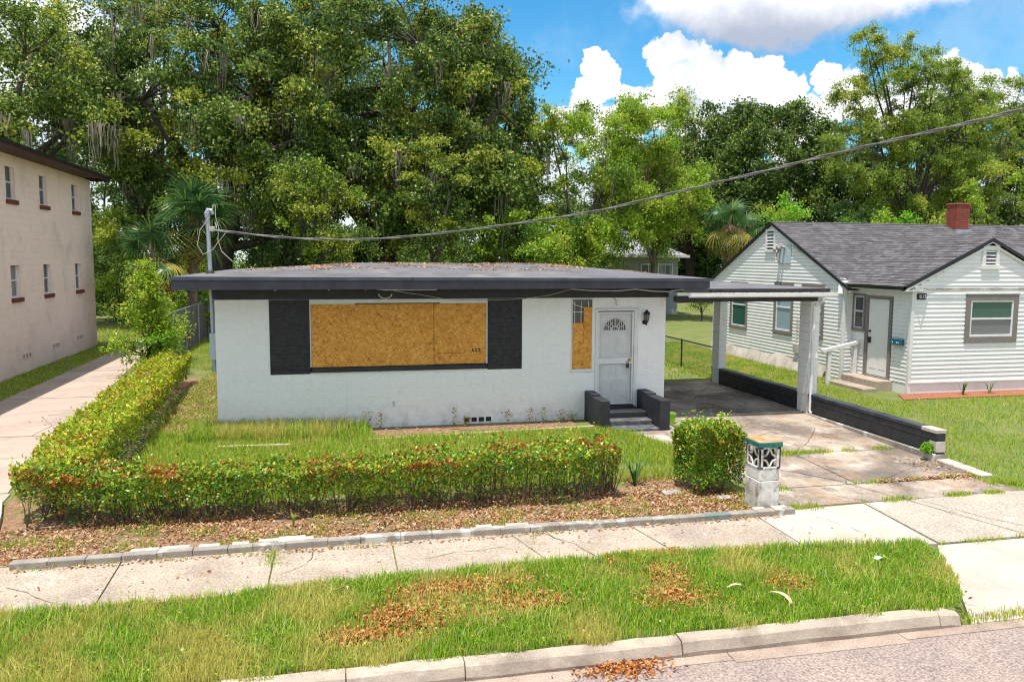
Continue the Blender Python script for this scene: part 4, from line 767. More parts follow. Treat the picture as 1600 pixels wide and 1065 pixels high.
# roof planes with stepped shingle courses; slope from eave (e0->e1) to ridge (r0->r1)
def shingles(parent, e0, e1, r1, r0, courses, nm='shingles', lift=.012):
    e0, e1, r0, r1 = map(Vector, (e0, e1, r0, r1)); nrm = (e1-e0).cross(r0-e0).normalized()
    if nrm.z < 0: nrm = -nrm
    rr = np.random.default_rng(5); V = []; F = []; mi = []
    for c_ in range(courses):
        f0, f1 = c_/courses, (c_+1)/courses; a, b_ = e0.lerp(r0, f0), e1.lerp(r1, f0); c2, d2 = e0.lerp(r0, f1), e1.lerp(r1, f1)
        L = max((b_-a).length, (d2-c2).length); 
        if L < .1: continue
        nt_ = max(1, int(L/.24)); cuts = [0]+sorted((np.arange(1, nt_)+rr.uniform(-.25, .25, max(nt_-1, 0)))/nt_)+[1] if nt_ > 1 else [0, 1]
        for s0, s1 in zip(cuts[:-1], cuts[1:]):
            lf = lift*(.8+.9*rr.random()); g_ = .0
            p0, p1 = a.lerp(b_, s0), a.lerp(b_, s1); q1, q0 = c2.lerp(d2, s1), c2.lerp(d2, s0); n0 = len(V)
            V += [p0+nrm*lf, p1+nrm*lf, q1+nrm*.003, q0+nrm*.003, p0-nrm*.004, p1-nrm*.004]; F += [(n0, n0+1, n0+2, n0+3), (n0+4, n0+5, n0+1, n0)]; mi += [int(rr.integers(0, 3))]*2
    bb = MB(); bb.v = [tuple(v) for v in V]; bb.f = F; bb.m = mi
    return nb(bb, nm, [M['shingle'], M['shingle_b'], M['shingle_c']], parent, kind='stuff')
M['shingle_b'] = mat('lighter_grey_shingle', [(.10, .097, .107), (.135, .13, .14)], 7, .9, fine=.35, finescale=30)
M['shingle_c'] = mat('brownish_grey_shingle', [(.09, .082, .084), (.072, .068, .072)], 7, .9, fine=.35, finescale=30)
EX = GX-.075; sl_ = (4.68-2.85)/(GYR-GY0); ef = GY0-.25; er = GY1+.25; ze = 2.85-.25*sl_; zr = 4.70; wr = 4.06; WXR = 18.83; wl_ = RX-.30; wz = 2.83
# ridge of front wing runs to the main slope
ym = ef+(wr-ze)/(zr-ze)*(GYR-ef)
rb = MB(); t = .05
rb.add([(EX, ef, ze), (30, ef, ze), (30, GYR, zr), (EX, GYR, zr), (30, er, ze), (EX, er, ze)], [(0, 1, 2, 3), (3, 2, 4, 5)]); rb.add([(a, b_, c_-t) for a, b_, c_ in [(EX, ef, ze), (30, ef, ze), (30, GYR, zr), (EX, GYR, zr), (30, er, ze), (EX, er, ze)]], [(3, 2, 1, 0), (5, 4, 2, 3)])
rb.add([(wl_, BY-.07, wz), (WXR, BY-.07, wr), (2*WXR-wl_, BY-.07, wz), (wl_, 5.2, wz), (WXR, 6.2, wr), (2*WXR-wl_, 5.2, wz)], [(0, 1, 4, 3), (1, 2, 5, 4)])
nroof = nb(rb, 'roof', M['shingle'])
zi = lambda y_: ze+(y_-ef)/(GYR-ef)*(zr-ze)
nbv = shingles
# main front slope left of the valley and above wing; wing slopes
shingles(nroof, (EX, ef+.0, ze+.004), (30, ef, ze+.004), (30, GYR, zr+.004), (EX, GYR, zr+.004), 30)
wv = wl_+.0
yv = ef+(wz-ze)/(zr-ze)*(GYR-ef)     # where the wing eave meets the main slope
shingles(nroof, (wl_, yv+.0, wz+.02), (wl_, BY-.07, wz+.02), (WXR, BY-.07, wr+.02), (WXR, ym, wr+.02), 18)
shingles(nroof, (2*WXR-wl_, BY-.07, wz+.02), (2*WXR-wl_, yv, wz+.02), (WXR, ym, wr+.02), (WXR, BY-.07, wr+.02), 18)
rc = MB(); rc.tube([(EX, GYR, zr+.01), (30, GYR, zr+.01)], .035, 6); rc.tube([(WXR, BY-.07, wr+.015), (WXR, ym, wr+.02)], .03, 6); nb(rc, 'ridge_cap', M['shingle_b'], nroof)
# rake and eave trim
rk = MB()
def rake(p, q, off, t=.05, h=.13):
    p, q = Vector(p), Vector(q); o_ = Vector(off); rk.add([p, q, q+o_, p+o_, p-Vector((0, 0, h)), q-Vector((0, 0, h)), q+o_-Vector((0, 0, h)), p+o_-Vector((0, 0, h))], [(0, 1, 2, 3), (4, 7, 6, 5), (0, 4, 5, 1), (2, 6, 7, 3), (0, 3, 7, 4), (1, 5, 6, 2)])
rake((EX-.02, ef-.02, ze+.03), (EX-.02, GYR, zr+.04), (.05, 0, 0), h=.085); rake((EX-.02, er+.02, ze+.03), (EX-.02, GYR, zr+.04), (.05, 0, 0), h=.085)
rake((wl_-.02, BY-.10, wz+.035), (WXR, BY-.10, wr+.04), (0, .05, 0), h=.085); rake((2*WXR-wl_+.02, BY-.10, wz+.035), (WXR, BY-.10, wr+.04), (0, .05, 0), h=.085)
rake((wl_-.02, BY-.10, wz+.03), (wl_-.02, ef+.1, wz+.03), (.04, 0, 0), h=.09)
nb(rk, 'roof_edge', M['blacktrim'], nroof)
sf = MB(); sf.box(wl_, BY-.12, wz-.085, RX+.3, GY0, wz-.06); sf.slabx([(ef, ze-.06), (GYR, zr-.09), (er, ze-.06), (er, ze-.10), (GYR, zr-.14), (ef, ze-.10)], EX+.03, GX+.02); sf.slaby([(wl_, wz-.06), (WXR, wr-.09), (2*WXR-wl_, wz-.06), (2*WXR-wl_, wz-.11), (WXR, wr-.15), (wl_, wz-.11)], BY-.07, BY+.02)
nb(sf, 'soffit', M['whitetrim'], nroof)
# chimney
ch = nb(MB().box(22.87, 6.78, 4.2, 23.33, 7.22, 5.34), 'chimney', M['brickmortar'], nroof)
for row in range(14):
    z = 4.52+row*.062; off = .1 if row % 2 else 0
    for (ax, u0, u1, fixed) in (('y', 22.85, 23.35, 6.76), ('x', 6.76, 7.24, 22.85)):
        u = u0-off
        while u < u1:
            a, b_ = max(u, u0), min(u+.2, u1)
            if b_-a > .03:
                j = random.uniform(0, .006)
                if ax == 'y': nb(MB().box(a+.005, 6.76-j, z+.004, b_-.005, 6.80, z+.056), 'brick', M['brick'], ch)
                else: nb(MB().box(22.85-j, a+.005 if a > u0 else a+.03, z+.004, 22.89, b_-.005, z+.056), 'brick', M['brick'], ch)
            u += .2
nb(MB().bbox(22.82, 6.73, 5.385, 23.38, 7.27, 5.44, .02), 'chimney_crown', M['brick'], ch)
nb(MB().box(22.76, 6.66, 4.42, 23.40, 6.745, 4.56), 'flashing', M['metal'], ch)
# service cable lying along the house front
sc_ = MB(); 
for k_ in range(2): sc_.tube([(16.25+.0*i, 3.3, 0) for i in range(0)] or [(GX-.07, 5.9-i*.33, 3.95-i*.135+.012*math.sin(i*2.1+k_*3.1)) for i in range(9)]+[(wl_-.03, BY+.2, 2.9), (RX+.1, BY-.19, 2.83)]+[(RX+.4+i*.5, BY-.06, 2.80+.015*math.sin(i*1.9+k_*3.1)) for i in range(9)], .012, 5)
nb(sc_, 'service_wires', M['edging'])

# ------------------------------------------------------------------ cream block apartment building on the left
ap = empty('apartment_building', (-6.8, 12, 0), label='two-storey cream painted block building with small windows and brown eaves', cat='building')
def ab(bb, name, m, parent=None, **k): bb.v = [(a+6.8, b_-12, c_) for a, b_, c_ in bb.v]; return bb.build(name, m, parent or ap, **k)
LX, LY0, LY1, LZ = -6.8, -2.0, 17.95, 6.45
wins = [(y_, y_+w_, z_, z_+1.02) for z_ in (5.14, 2.28) for (y_, w_) in ((9.39, .72), (12.18, .72), (15.55, .72))]
core = MB(); core.box(-16, LY0, -.2, LX-.16, LY1-.012, LZ)
# leaf of wall with openings
def strips(x0, x1, y0, y1, z0, z1, holes, bb):
    ysx = sorted({y0, y1, *[h[0] for h in holes], *[h[1] for h in holes]}); 
    for a, b_ in zip(ysx[:-1], ysx[1:]):
        hz = sorted([(h[2], h[3]) for h in holes if h[0] <= a+1e-6 and h[1] >= b_-1e-6]); z = z0
        for (p, q) in hz: bb.box(x0, a, z, x1, b_, p); z = q
        bb.box(x0, a, z, x1, b_, z1)
strips(LX-.16, LX-.010, LY0, LY1, -.2, LZ, wins, core)
aw = ab(core, 'wall', M['pink'])
T = Matrix.Translation((LX+6.8, LY0-12, 0)) @ Matrix.Rotation(math.radians(90), 4, 'Z')
holes = [(a-LY0, b_-LY0, c_, d) for a, b_, c_, d in wins]
blockset(aw, None, 9.0, LY1-LY0, -.02, LZ, holes, M['pink'], T, name='concrete_block', depth=.05, gap=.0055, limit=300, key=lambda p: math.hypot(p[0]-6.5, (p[2]-2.5)*.8))
blockset(aw, None, 0, 9.0, -.02, LZ, holes, M['pink'], T, name='concrete_block', depth=.05, gap=.0055, limit=0)
for i, (a, b_, z0, z1) in enumerate(wins):
    o = ab(MB().box(LX-.15, a, z0, LX-.13, b_, z1), 'window', M['glass'] if i not in (3,) else M['glasspale'], aw and ap)
    f = MB(); x_ = LX-.125; zm = (z0+z1)/2
    f.box(x_, a, z0, x_+.04, a+.05, z1).box(x_, b_-.05, z0, x_+.04, b_, z1).box(x_, a+.05, z1-.05, x_+.04, b_-.05, z1).box(x_, a+.05, z0, x_+.04, b_-.05, z0+.05).box(x_, a+.05, zm-.02, x_+.045, b_-.05, zm+.025)
    ab(f, 'sash', M['whitetrim'], o)
    ab(MB().bbox(LX-.12, a-.06, z0-.13, LX+.07, b_+.06, z0-.002, .008), 'sill', M['rust'], o)
for (y_, z_) in ((9.9, .5), (12.6, .53), (15.3, .55)):
    o = MB()
    for i in range(3): o.bbox(LX-.002, y_+i*.26, z_-.08, LX+.02, y_+i*.26+.2, z_+.09, .006)
    o = ab(o, 'foundation_vent', M['pink'])
    o2 = MB()
    for i in range(3):
        for j in range(3): o2.box(LX+.0202, y_+i*.26+.03+j*.055, z_-.05, LX+.0225, y_+i*.26+.055+j*.055, z_+.06)
    ab(o2, 'vent_hole', M['dark'], o)
# hip roof with deep brown eaves
ex, ey = -6.05, 18.05
hr_ = MB(); hr_.add([(ex, LY0-1, 6.60), (ex, ey, 6.56), (-17, ey, 6.56), (-17, LY0-1, 6.6), (-11, 12, 7.9), (-11, 4, 7.9)], [(0, 1, 4, 5), (1, 2, 4), (2, 3, 5, 4), (3, 0, 5)])
aroof = ab(hr_, 'roof', M['brown'])
for k_ in range(60):
    y_ = LY0-.9+k_*.33
    if y_ < ey-.3: ab(MB().box(LX-.05, y_, 6.44, ex-.06, y_+.318, 6.47), 'soffit_board', M['brown'], aroof)
ab(MB().box(ex-.055, LY0-1, 6.40, ex-.02, ey-.02, 6.575), 'fascia', M['brown'], aroof); ab(MB().box(-17, ey-.05, 6.40, ex-.06, ey-.02, 6.555), 'fascia', M['brown'], aroof)
ab(MB().box(ex-.02, LY0-1, 6.50, ex+.03, ey, 6.575), 'drip_edge', M['blacktrim'], aroof)

# ------------------------------------------------------------------ far grey house and parked car
gh_ = empty('grey_house', (20.5, 31, 0), label='grey house with pale shingle roof half hidden behind bright trees', cat='house'); g0 = gh_.location
def gb(bb, name, m, parent=None): return at(bb, g0).build(name, m, parent or gh_)
gw = gb(MB().box(16.5, 30, -.2, 23.3, 38, 3.72), 'wall', M['grey']); 
gb(MB().add([(16, 29.5, 3.72), (23.8, 29.5, 3.72), (23.8, 38.5, 3.72), (16, 38.5, 3.72), (19.2, 34, 5.6), (20.6, 34, 5.6)], [(0, 1, 5, 4), (1, 2, 5), (2, 3, 4, 5), (3, 0, 4), (0, 3, 2, 1)]), 'roof', M['greyroof'])
gb(MB().box(15.98, 29.46, 3.60, 23.82, 29.49, 3.76), 'fascia', M['whitetrim'])
for xx in (20.9, 22.0):
    w_ = gb(MB().box(xx, 29.97, 2.1, xx+.85, 29.995, 3.15), 'window', M['glasspale']); gb(MB().box(xx-.08, 29.94, 2.02, xx, 29.99, 3.23).box(xx+.85, 29.94, 2.02, xx+.93, 29.99, 3.23).box(xx, 29.94, 3.15, xx+.85, 29.99, 3.23).box(xx, 29.94, 2.02, xx+.85, 29.99, 2.1).box(xx+.40, 29.95, 2.1, xx+.45, 29.99, 3.15), 'frame', M['whitetrim'], w_)
car = empty('parked_car', (29.5, 43, 0), label='white car parked far off behind the carport lawn', cat='car'); g0 = car.location
def cb_(bb, name, m, parent=None, **k): bb.v = [tuple(v) for v in bb.v]; return bb.build(name, m, parent or car, **k)
prof = [(-2.2, .35), (-2.25, .8), (-1.5, .95), (-.9, 1.42), (.8, 1.45), (1.5, .98), (2.2, .85), (2.25, .35)]
cb_(MB().slaby(prof, -.85, .85), 'body', M['carwhite'])
cb_(MB().add([(-1.3, -.86, 1.0), (1.3, -.86, 1.0), (.75, -.86, 1.38), (-.85, -.86, 1.38)], [(0, 1, 2, 3)]).add([(-1.3, .86, 1.0), (1.3, .86, 1.0), (.75, .86, 1.38), (-.85, .86, 1.38)], [(3, 2, 1, 0)]), 'window', M['glass'])
for sx in (-1.4, 1.4):
    for sy in (-.86, .74): w_ = cb_(MB().tube([(sx, sy, .32), (sx, sy+.14, .32)], .32, 14), 'wheel', M['dark']); cb_(MB().tube([(sx, sy-.01, .32), (sx, sy+.15, .32)], .17, 10), 'rim', M['metal'], w_)
car.rotation_euler.z = .25

# ------------------------------------------------------------------ overhead cable
A = Vector((-.03, .46, 4.05)); pp = [A, (1.45, 0, 3.90), (2.79, -.5, 3.87), (4.15, -1.2, 3.97), (5.54, -2, 4.15)]
def unp(px, py, y):   # survey helper: point at depth y on the sight line measured in the photograph
    q = f_+r_*((px-800)/1263.1)-u_*((py-532.5)/1263.1); c0 = Vector((2.2148, -16.773, 3.5222)); return c0+q*((y-c0.y)/q.y)
pp += [unp(930, 330, -3.1), unp(1040, 304, -3.9), unp(1100, 290, -4.4), unp(1200, 266, -5.2), unp(1300, 241, -6.0), unp(1400, 218, -6.9), unp(1500, 195, -7.7), unp(1600, 170, -8.4)]
d = (Vector(pp[-1])-Vector(pp[-2])); pp += [Vector(pp[-1])+d*1.1, Vector(pp[-1])+d*3.2]
# smooth resample and twist two strands round each other
P0 = [Vector(p) for p in pp]; fine = []
for i in range(len(P0)-1):
    a, b_, c_, d_ = P0[max(i-1, 0)], P0[i], P0[i+1], P0[min(i+2, len(P0)-1)]
    for k in range(10):
        t = k/10; fine.append(.5*((2*b_)+(c_-a)*t+(2*a-5*b_+4*c_-d_)*t*t+(3*b_-a-3*c_+d_)*t**3))
cbl = MB(); s = 0
for ph in (0, math.pi): cbl.tube([p+Vector((0, .013*math.cos(i*.55+ph), .013*math.sin(i*.55+ph))) for i, p in enumerate(fine)], .0125, 6)
cbl.build('power_cable', M['cable'], label='twisted black overhead service cable sagging from the roof mast', cat='cable')

# ------------------------------------------------------------------ fences
fc = empty('chain_link_fence', (13.45, 5, 0), label='low black railed wire fence behind the carport', cat='fence'); o0 = fc.location
at(MB().tube([(13.4, 4.75, .90), (13.4, 17.5, .90)], .022, 8), o0).build('top_rail', M['dark'], fc)
for y_ in (4.8, 7.6, 10.5, 13.5, 16.5): at(MB().tube([(13.4, y_, -.05), (13.4, y_, .92)], .028, 8).tube([(13.4, y_, .92), (13.4, y_, .96)], [.034, .01], 8), o0).build('post', M['dark'], fc)
def mesh_wire(fn, L, H, step=.075, r=.0035):
    bb = MB(); n = int((L+H)/step)
    for i in range(n):
        for sgn in (0, 1):
            s0 = i*step-(H if sgn == 0 else 0); a = (s0, 0); e_ = (s0+H, H)
            if sgn: a, e_ = (s0, H), (s0+H, 0); 
            # clip
            (u0, v0), (u1, v1) = a, e_
            if u1 <= 0 or u0 >= L: continue
            if u0 < 0: v0 += (v1-v0)*(-u0)/(u1-u0); u0 = 0
            if u1 > L: v1 = v0+(v1-v0)*(L-u0)/(u1-u0); u1 = L
            bb.tube([fn(u0, v0), fn(u1, v1)], r, 3, cap=False)
    return bb
at(mesh_wire(lambda u, v: (13.4, 4.8+u, .02+v), 12, .86, .09, .0018), o0).build('wire_mesh', M['dark'], fc, kind='stuff')
fw = empty('wooden_fence', (-3.1, 12, 0), label='weathered grey board fence under vines beside the house', cat='fence'); o0 = fw.location
fx = lambda y_: float(np.interp(y_, [10.5, 17.5], [-3.25, -3.05])); ft = lambda y_: float(np.interp(y_, [10.5, 13, 17.5], [1.45, 1.58, 1.62])); y_ = 10.3
while y_ < 23.5:
    w = .135; z1 = ft(y_)-.06+random.uniform(-.04, .02); x_ = fx(y_)+random.uniform(-.01, .01); at(MB().bbox(x_, y_+.006, -.02, x_+.02, y_+w-.006, z1, .005), o0).build('fence_board', M['fencewood'], fw); y_ += w
at(MB().tube([(fx(10.3)+.05, 10.3, ft(10.3)), (fx(13)+.05, 13, ft(13)), (fx(23.5)+.05, 23.5, ft(18))], .028, 8), o0).build('top_rail', M['metal'], fw)
for y_ in (10.3, 12.9, 15.4, 18, 20.7, 23.4): at(MB().tube([(fx(y_)+.05, y_, 0), (fx(y_)+.05, y_, ft(y_)+.04)], .032, 8), o0).build('post', M['metal'], fw)
bf = empty('back_fence', (4, 13, 0), label='wire fence with pale post behind the house under the trees', cat='fence')
for x_ in (3.4, 4.0, 6.2, 9, 12): MB().tube([(x_-4, 0, 0), (x_-4, 0, 1.75)], .03, 6).build('post', M['edging'] if x_ != 4.0 else M['edgewhite'], bf)
MB().tube([(-.5, 0, 1.7), (9.2, 0, 1.7)], .02, 6).build('top_rail', M['metal'], bf)

# ------------------------------------------------------------------ vegetation
def ellip(n, shell=.0):
    d = unit(rng.normal(size=(n, 3))); r = rng.random(n)**(1/3); r = shell+(1-shell)*r; return d*r[:, None]
def crown_leaves(cl, per, size, flat=.75):
    """cl: (cx, cy, cz, r) leaf clusters; every cluster is a handful of drooping sprays, so that dark gaps stay between them"""
    P = []
    for (x, y, z, r) in cl:
        n = max(6, int(per*r*r)); k = int(rng.integers(7, 13)); el_ = np.array([rng.uniform(.8, 1.35), rng.uniform(.8, 1.2), rng.uniform(.55, 1.05)])
        d = unit(rng.normal(size=(k, 3))+np.array([0, -.15, .35])); L = r*(.7+.65*rng.random(k)); w = rng.integers(0, k, n); t = rng.random(n)**.75
        q = d[w]*(L[w]*t)[:, None]*el_; q[:, 2] -= .38*t*t*L[w]; q += rng.normal(size=(n, 3))*(r*(.10+.10*t))[:, None]
        P.append(q+np.array([x, y, z]))
    return np.concatenate(P)
def tree(name, label, cat, pos, lobes, per=260, cr=(.7, 1.3), leaf=.17, mats=(None,), split=(1.,), trunk=.4, fork=3.5, lean=(0, 0), moss=0, limbs=9, bark='bark', group=None, asp=.5, up=.5, density=1.0, trunks=1, twig=True):
    """lobes: (dx, dy, z, rx, ry, rz, clusters); the crown hangs on limbs that leave the trunk at the fork"""
    root = empty(name, (pos[0], pos[1], gh(pos[0], pos[1])), label=label, cat=cat, group=group)
    cl = []
    for (dx, dy, z, rx, ry, rz, n) in lobes:
        e_ = ellip(n, .35)
        for v in e_:
            r = random.uniform(*cr); cl.append((dx+v[0]*rx, dy+v[1]*ry, z+v[2]*rz, r))
    tb = MB(); base = Vector((0, 0, -.1))
    for k in range(trunks):
        ox = (k-(trunks-1)/2)*trunk*2.2; a = Vector((ox, random.uniform(-.2, .2)*(trunks > 1), -.1)); top = Vector((lean[0]+ox*1.6, lean[1], fork))
        mid = a.lerp(top, .5)+Vector((random.uniform(-.15, .15), random.uniform(-.1, .1), 0))
        tb.tube([a, a.lerp(mid, .25), mid, top], [trunk*1.5, trunk*1.1, trunk*.95, trunk*.8], 12)
    t_ = tb.build('trunk', M[bark], root, smooth=True)
    top = Vector((lean[0], lean[1], fork)); lb = MB(); ctr = np.array(cl)
    idx = list(range(len(cl))); random.shuffle(idx); mains = []
    lz = sorted(range(len(lobes)), key=lambda i: -lobes[i][6])
    tg = []
    while len(tg) < limbs: 
        for i in lz:
            if len(tg) < limbs:
                L = lobes[i]; v = unit(rng.normal(size=(1, 3)))[0]*.5; tg.append(Vector((L[0]+v[0]*L[3], L[1]+v[1]*L[4], L[2]+abs(v[2])*L[5])))
    for g_ in tg:
        st = top-Vector((0, 0, random.uniform(0, fork*.35))); m1 = st.lerp(g_, .35)+Vector((random.uniform(-.4, .4), random.uniform(-.4, .4), random.uniform(-.1, .6))); m2 = st.lerp(g_, .7)+Vector((random.uniform(-.5, .5), random.uniform(-.4, .4), random.uniform(0, .5)))
        R = trunk*random.uniform(.42, .62); lb.tube([st, m1, m2, g_], [R, R*.72, R*.42, R*.18], 7); mains += [(m1, R*.5), (m2, R*.36), (g_, R*.2), (m1.lerp(m2, .5), R*.4), (m2.lerp(g_, .5), R*.25)]
    if twig:
        for (x, y, z, r) in cl:
            c_ = Vector((x, y, z)); p, R = min(mains, key=lambda q: (q[0]-c_).length); mm = p.lerp(c_, .5)+Vector((random.uniform(-.2, .2), random.uniform(-.2, .2), random.uniform(-.1, .3))); R = min(R, .05+.02*(p-c_).length)
            lb.tube([p, mm, c_, c_+Vector((random.uniform(-.4, .4), random.uniform(-.4, .4), random.uniform(0, .4)))*r], [R, R*.6, R*.35, R*.12], 4, cap=False)
    lb.build('branches', M[bark], root, smooth=True)
    far = pos[1] > 19
    if far: per = per*1.85; leaf = leaf*.86
    P = crown_leaves(cl, per*density, leaf); mi = None
    if len(mats) > 1:
        # whole clusters tend to one tint
        reps = np.concatenate([np.full(max(6, int(per*density*c_[3]**2)), random.random()) for c_ in cl]); mi = np.searchsorted(np.cumsum(split)/sum(split), np.clip(reps+rng.normal(size=len(reps))*.08, 0, .999))
    leafmesh('crown', P, leaf, list(mats), mi, root, up=up, asp=asp, tri=far)
    if moss:
        V = []; F = []; k = 0
        low = [c_ for c_ in cl]; 
        for _ in range(moss):
            x, y, z, r = random.choice(low); z -= r*.3; L = random.uniform(.8, 2.9); x += random.uniform(-r, r)*.6; y -= random.uniform(.3, 1.2)*r
            for s_ in range(random.randint(9, 16)):
                ox, oy = random.gauss(0, .17), random.gauss(0, .12); l = L*random.uniform(.35, 1); px, py, pz = x+ox, y+oy, z+random.uniform(-.1, .1); n = 6; w = random.uniform(.012, .040); wx = wy = 0; a = random.uniform(0, math.pi)
                base_ = len(V)
                for i in range(n+1):
                    t = i/n; ww = w*(1-.75*t); wx += random.gauss(0, .035); wy += random.gauss(0, .03); qx = px*(1-.35*t)+(px-ox)*.35*t+wx; qy = py+wy; V += [(qx-ww*math.cos(a), qy-ww*math.sin(a), pz-l*t), (qx+ww*math.cos(a), qy+ww*math.sin(a), pz-l*t)]
                for i in range(n): q = base_+2*i; F.append((q, q+1, q+3, q+2))
        o = bpy.data.objects.new('spanish_moss', rawmesh('spanish_moss', np.array(V), [np.array(F)], None, [MOSS])); link(o, root); o['kind'] = 'stuff'
    return root

# great live oaks behind the house
tree('live_oak', 'giant dark live oak spreading behind the house centre with its crown out of frame', 'tree', (5.0, 26), [(0, 0, 12.6, 6.6, 5, 5.2, 104), (-5.0, -1, 9.5, 4.5, 4, 4.2, 46), (4.8, 0, 10.2, 3.8, 3.8, 4.8, 46), (1, -3.2, 7.4, 5.6, 1.8, 3.2, 60)], per=430, leaf=.19, mats=(OAK, OAKD, OAKY), split=(5, 3, 1.6), trunk=.75, fork=4.2, moss=55, limbs=14)
tree('live_oak', 'mossy live oak left of centre with long grey moss under dark limbs', 'tree', (-3.8, 28), [(0, 0, 13.2, 5.5, 4.5, 4.4, 60), (-3.2, 0, 10.5, 4.5, 4, 3.4, 34), (3.6, -1, 9.4, 2.8, 3, 2.6, 20), (3.8, -1, 4.2, 2.2, 1.5, 3.0, 22)], per=430, leaf=.19, mats=(OAK, OAKD, OAKY), split=(5, 3, 1.6), trunk=.6, fork=6, moss=85, limbs=12, lean=(1, 0))
tree('live_oak', 'open crowned oak at the far left showing bits of sky', 'tree', (-13.5, 27), [(0, 0, 12.6, 5.6, 4, 3.6, 56), (3.5, -1, 9.0, 4, 3, 2.6, 24), (-3, 0, 8.8, 3.5, 3.5, 2.4, 20)], per=330, leaf=.19, mats=(OAK, OAKY, OAKD), split=(4, 3, 2), trunk=.5, fork=5, moss=22, limbs=10)
tree('live_oak', 'feathery oak limb tree closing the right side of the dark grove', 'tree', (11.3, 29), [(0, 0, 10.4, 2.5, 3, 4.6, 44), (-2.4, 0, 14.6, 3.4, 2.6, 2.3, 22), (.6, -1, 6.2, 2.2, 2, 2.6, 18)], per=420, leaf=.18, mats=(OAK, OAKD, OAKY), split=(4, 3, 1.4), trunk=.4, fork=4.5, moss=34, limbs=8)
tree('live_oak', 'oak farther back filling the left grove above the apartment roof', 'tree', (-8.5, 40), [(0, 0, 13.5, 10, 5, 8, 110)], per=120, cr=(1.1, 2.1), leaf=.27, mats=(OAKD, OAK, OAKY), split=(4, 3, 2), trunk=.6, fork=5, limbs=8, twig=False)
tree('live_oak', 'far oak filling the grove behind the giant oak', 'tree', (8, 42), [(0, 0, 13.5, 9.5, 4, 8, 110)], per=120, cr=(1.1, 2.1), leaf=.27, mats=(OAKD, OAK), split=(4, 2), trunk=.6, fork=5, limbs=8, twig=False)
tree('young_oak', 'light green young oak in front of the grove, left of the bright clump', 'tree', (1.9, 20.5), [(0, 0, 5.6, 1.9, 1.3, 1.9, 30), (-.6, 0, 7.0, 1.1, .9, 1.2, 10), (.7, -.2, 3.8, 1.5, 1, 1.2, 14)], per=420, cr=(.45, .8), leaf=.13, mats=(OAKY, OAK, LIME), split=(3, 4, 1), trunk=.16, fork=3.0, limbs=7)
tree('young_oak', 'pale green young oak rising before the darkest part of the grove', 'tree', (6.9, 20.5), [(0, 0, 6.9, 1.5, 1.2, 2.1, 26), (.3, -.1, 4.6, 1.5, 1.1, 1.4, 18)], per=420, cr=(.45, .8), leaf=.13, mats=(OAKY, OAK), split=(3, 4), trunk=.15, fork=3.0, limbs=7)
tree('camphor_tree', 'tall lime green feathery tree right of the dark grove', 'tree', (15.6, 25), [(0, 0, 6.6, 3.3, 2.6, 3.4, 60), (.8, 0, 10.0, 2.3, 2, 1.8, 20), (-2.2, 0, 10.6, .9, .8, 1.4, 6), (2.6, 0, 11.4, .8, .8, 1.0, 5), (-1.8, -1, 3.6, 2.2, 2, 2.0, 26)], per=400, cr=(.6, 1.05), leaf=.17, mats=(LIME, OAKY, IVY), split=(5, 2, 1.5), trunk=.2, fork=3.4, limbs=9, bark='barkpale', asp=.42)
tree('camphor_tree', 'lime green tree in front of the grey house roof', 'tree', (20.2, 26.5), [(0, 0, 7.4, 3.0, 2.4, 3.0, 56), (-1, 0, 10.4, 2.0, 1.4, 1.5, 16), (1.6, 0, 11.2, .9, .8, 1.2, 6), (1.0, 0, 5.2, 1.8, 2, 1.6, 16), (-2.0, -1, 4.6, 1.6, 1.2, .9, 12)], per=400, cr=(.6, 1.05), leaf=.17, mats=(LIME, OAKY), split=(5, 2), trunk=.2, fork=4.4, limbs=9, bark='barkpale', asp=.42)
tree('shrubby_tree', 'dense leafy thicket tree just behind the right roof edge', 'tree', (11.2, 21.5), [(0, 0, 3.4, 2.6, 1.6, 2.6, 36), (-1, 0, 1.4, 2.6, 1.4, 1.2, 16)], per=330, cr=(.5, .9), leaf=.15, mats=(LIME, IVY, OAKY), split=(4, 3, 1), trunk=.12, fork=1.6, limbs=7, trunks=2)
for (x_, y_, w_, h_, lab, mt) in ((-1.9, 22.5, 2.2, 2.4, 'yellowish thicket behind the service mast', (IVY, OAKY)), (2.2, 23.5, 2.2, 1.9, 'dark ivy thicket behind the left half of the roof', (IVY, OAKD)), (8.0, 23.2, 2.2, 2.6, 'dark green thicket behind the right half of the roof', (IVY, OAKD, LIME)), (-6.3, 25.5, 2.4, 6.4, 'sunlit thicket between apartment building and palm', (OAKY, LIME, IVY)), (-4.2, 21.2, 1.7, 2.0, 'low thicket at the end of the left driveway', (LIME, IVY)), (14.0, 33, 4.5, 3.0, 'far understorey behind the lime green tree', (IVY, LIME)), (5.5, 34, 6.5, 3.2, 'far understorey behind the giant oak', (IVY, OAKD)), (-.5, 31.5, 4.0, 4.6, 'shaded understorey between the two big oaks', (IVY, OAKD)), (-9, 31, 4.0, 4.4, 'shaded understorey under the far left oak', (IVY, OAKD, OAKY)), (-8, 36, 6, 3.4, 'far understorey beyond the apartment building', (LIME, OAKY, IVY))):
    tree('thicket', lab, 'thicket', (x_, y_), [(0, 0, h_*.55, w_, 1.6, h_*.62, int(14+w_*w_*2.0))], per=230, cr=(.55, 1.0), leaf=.16, mats=mt, split=(3, 2, 1.2)[:len(mt)], trunk=.07, fork=.8, limbs=6, trunks=3, twig=False)
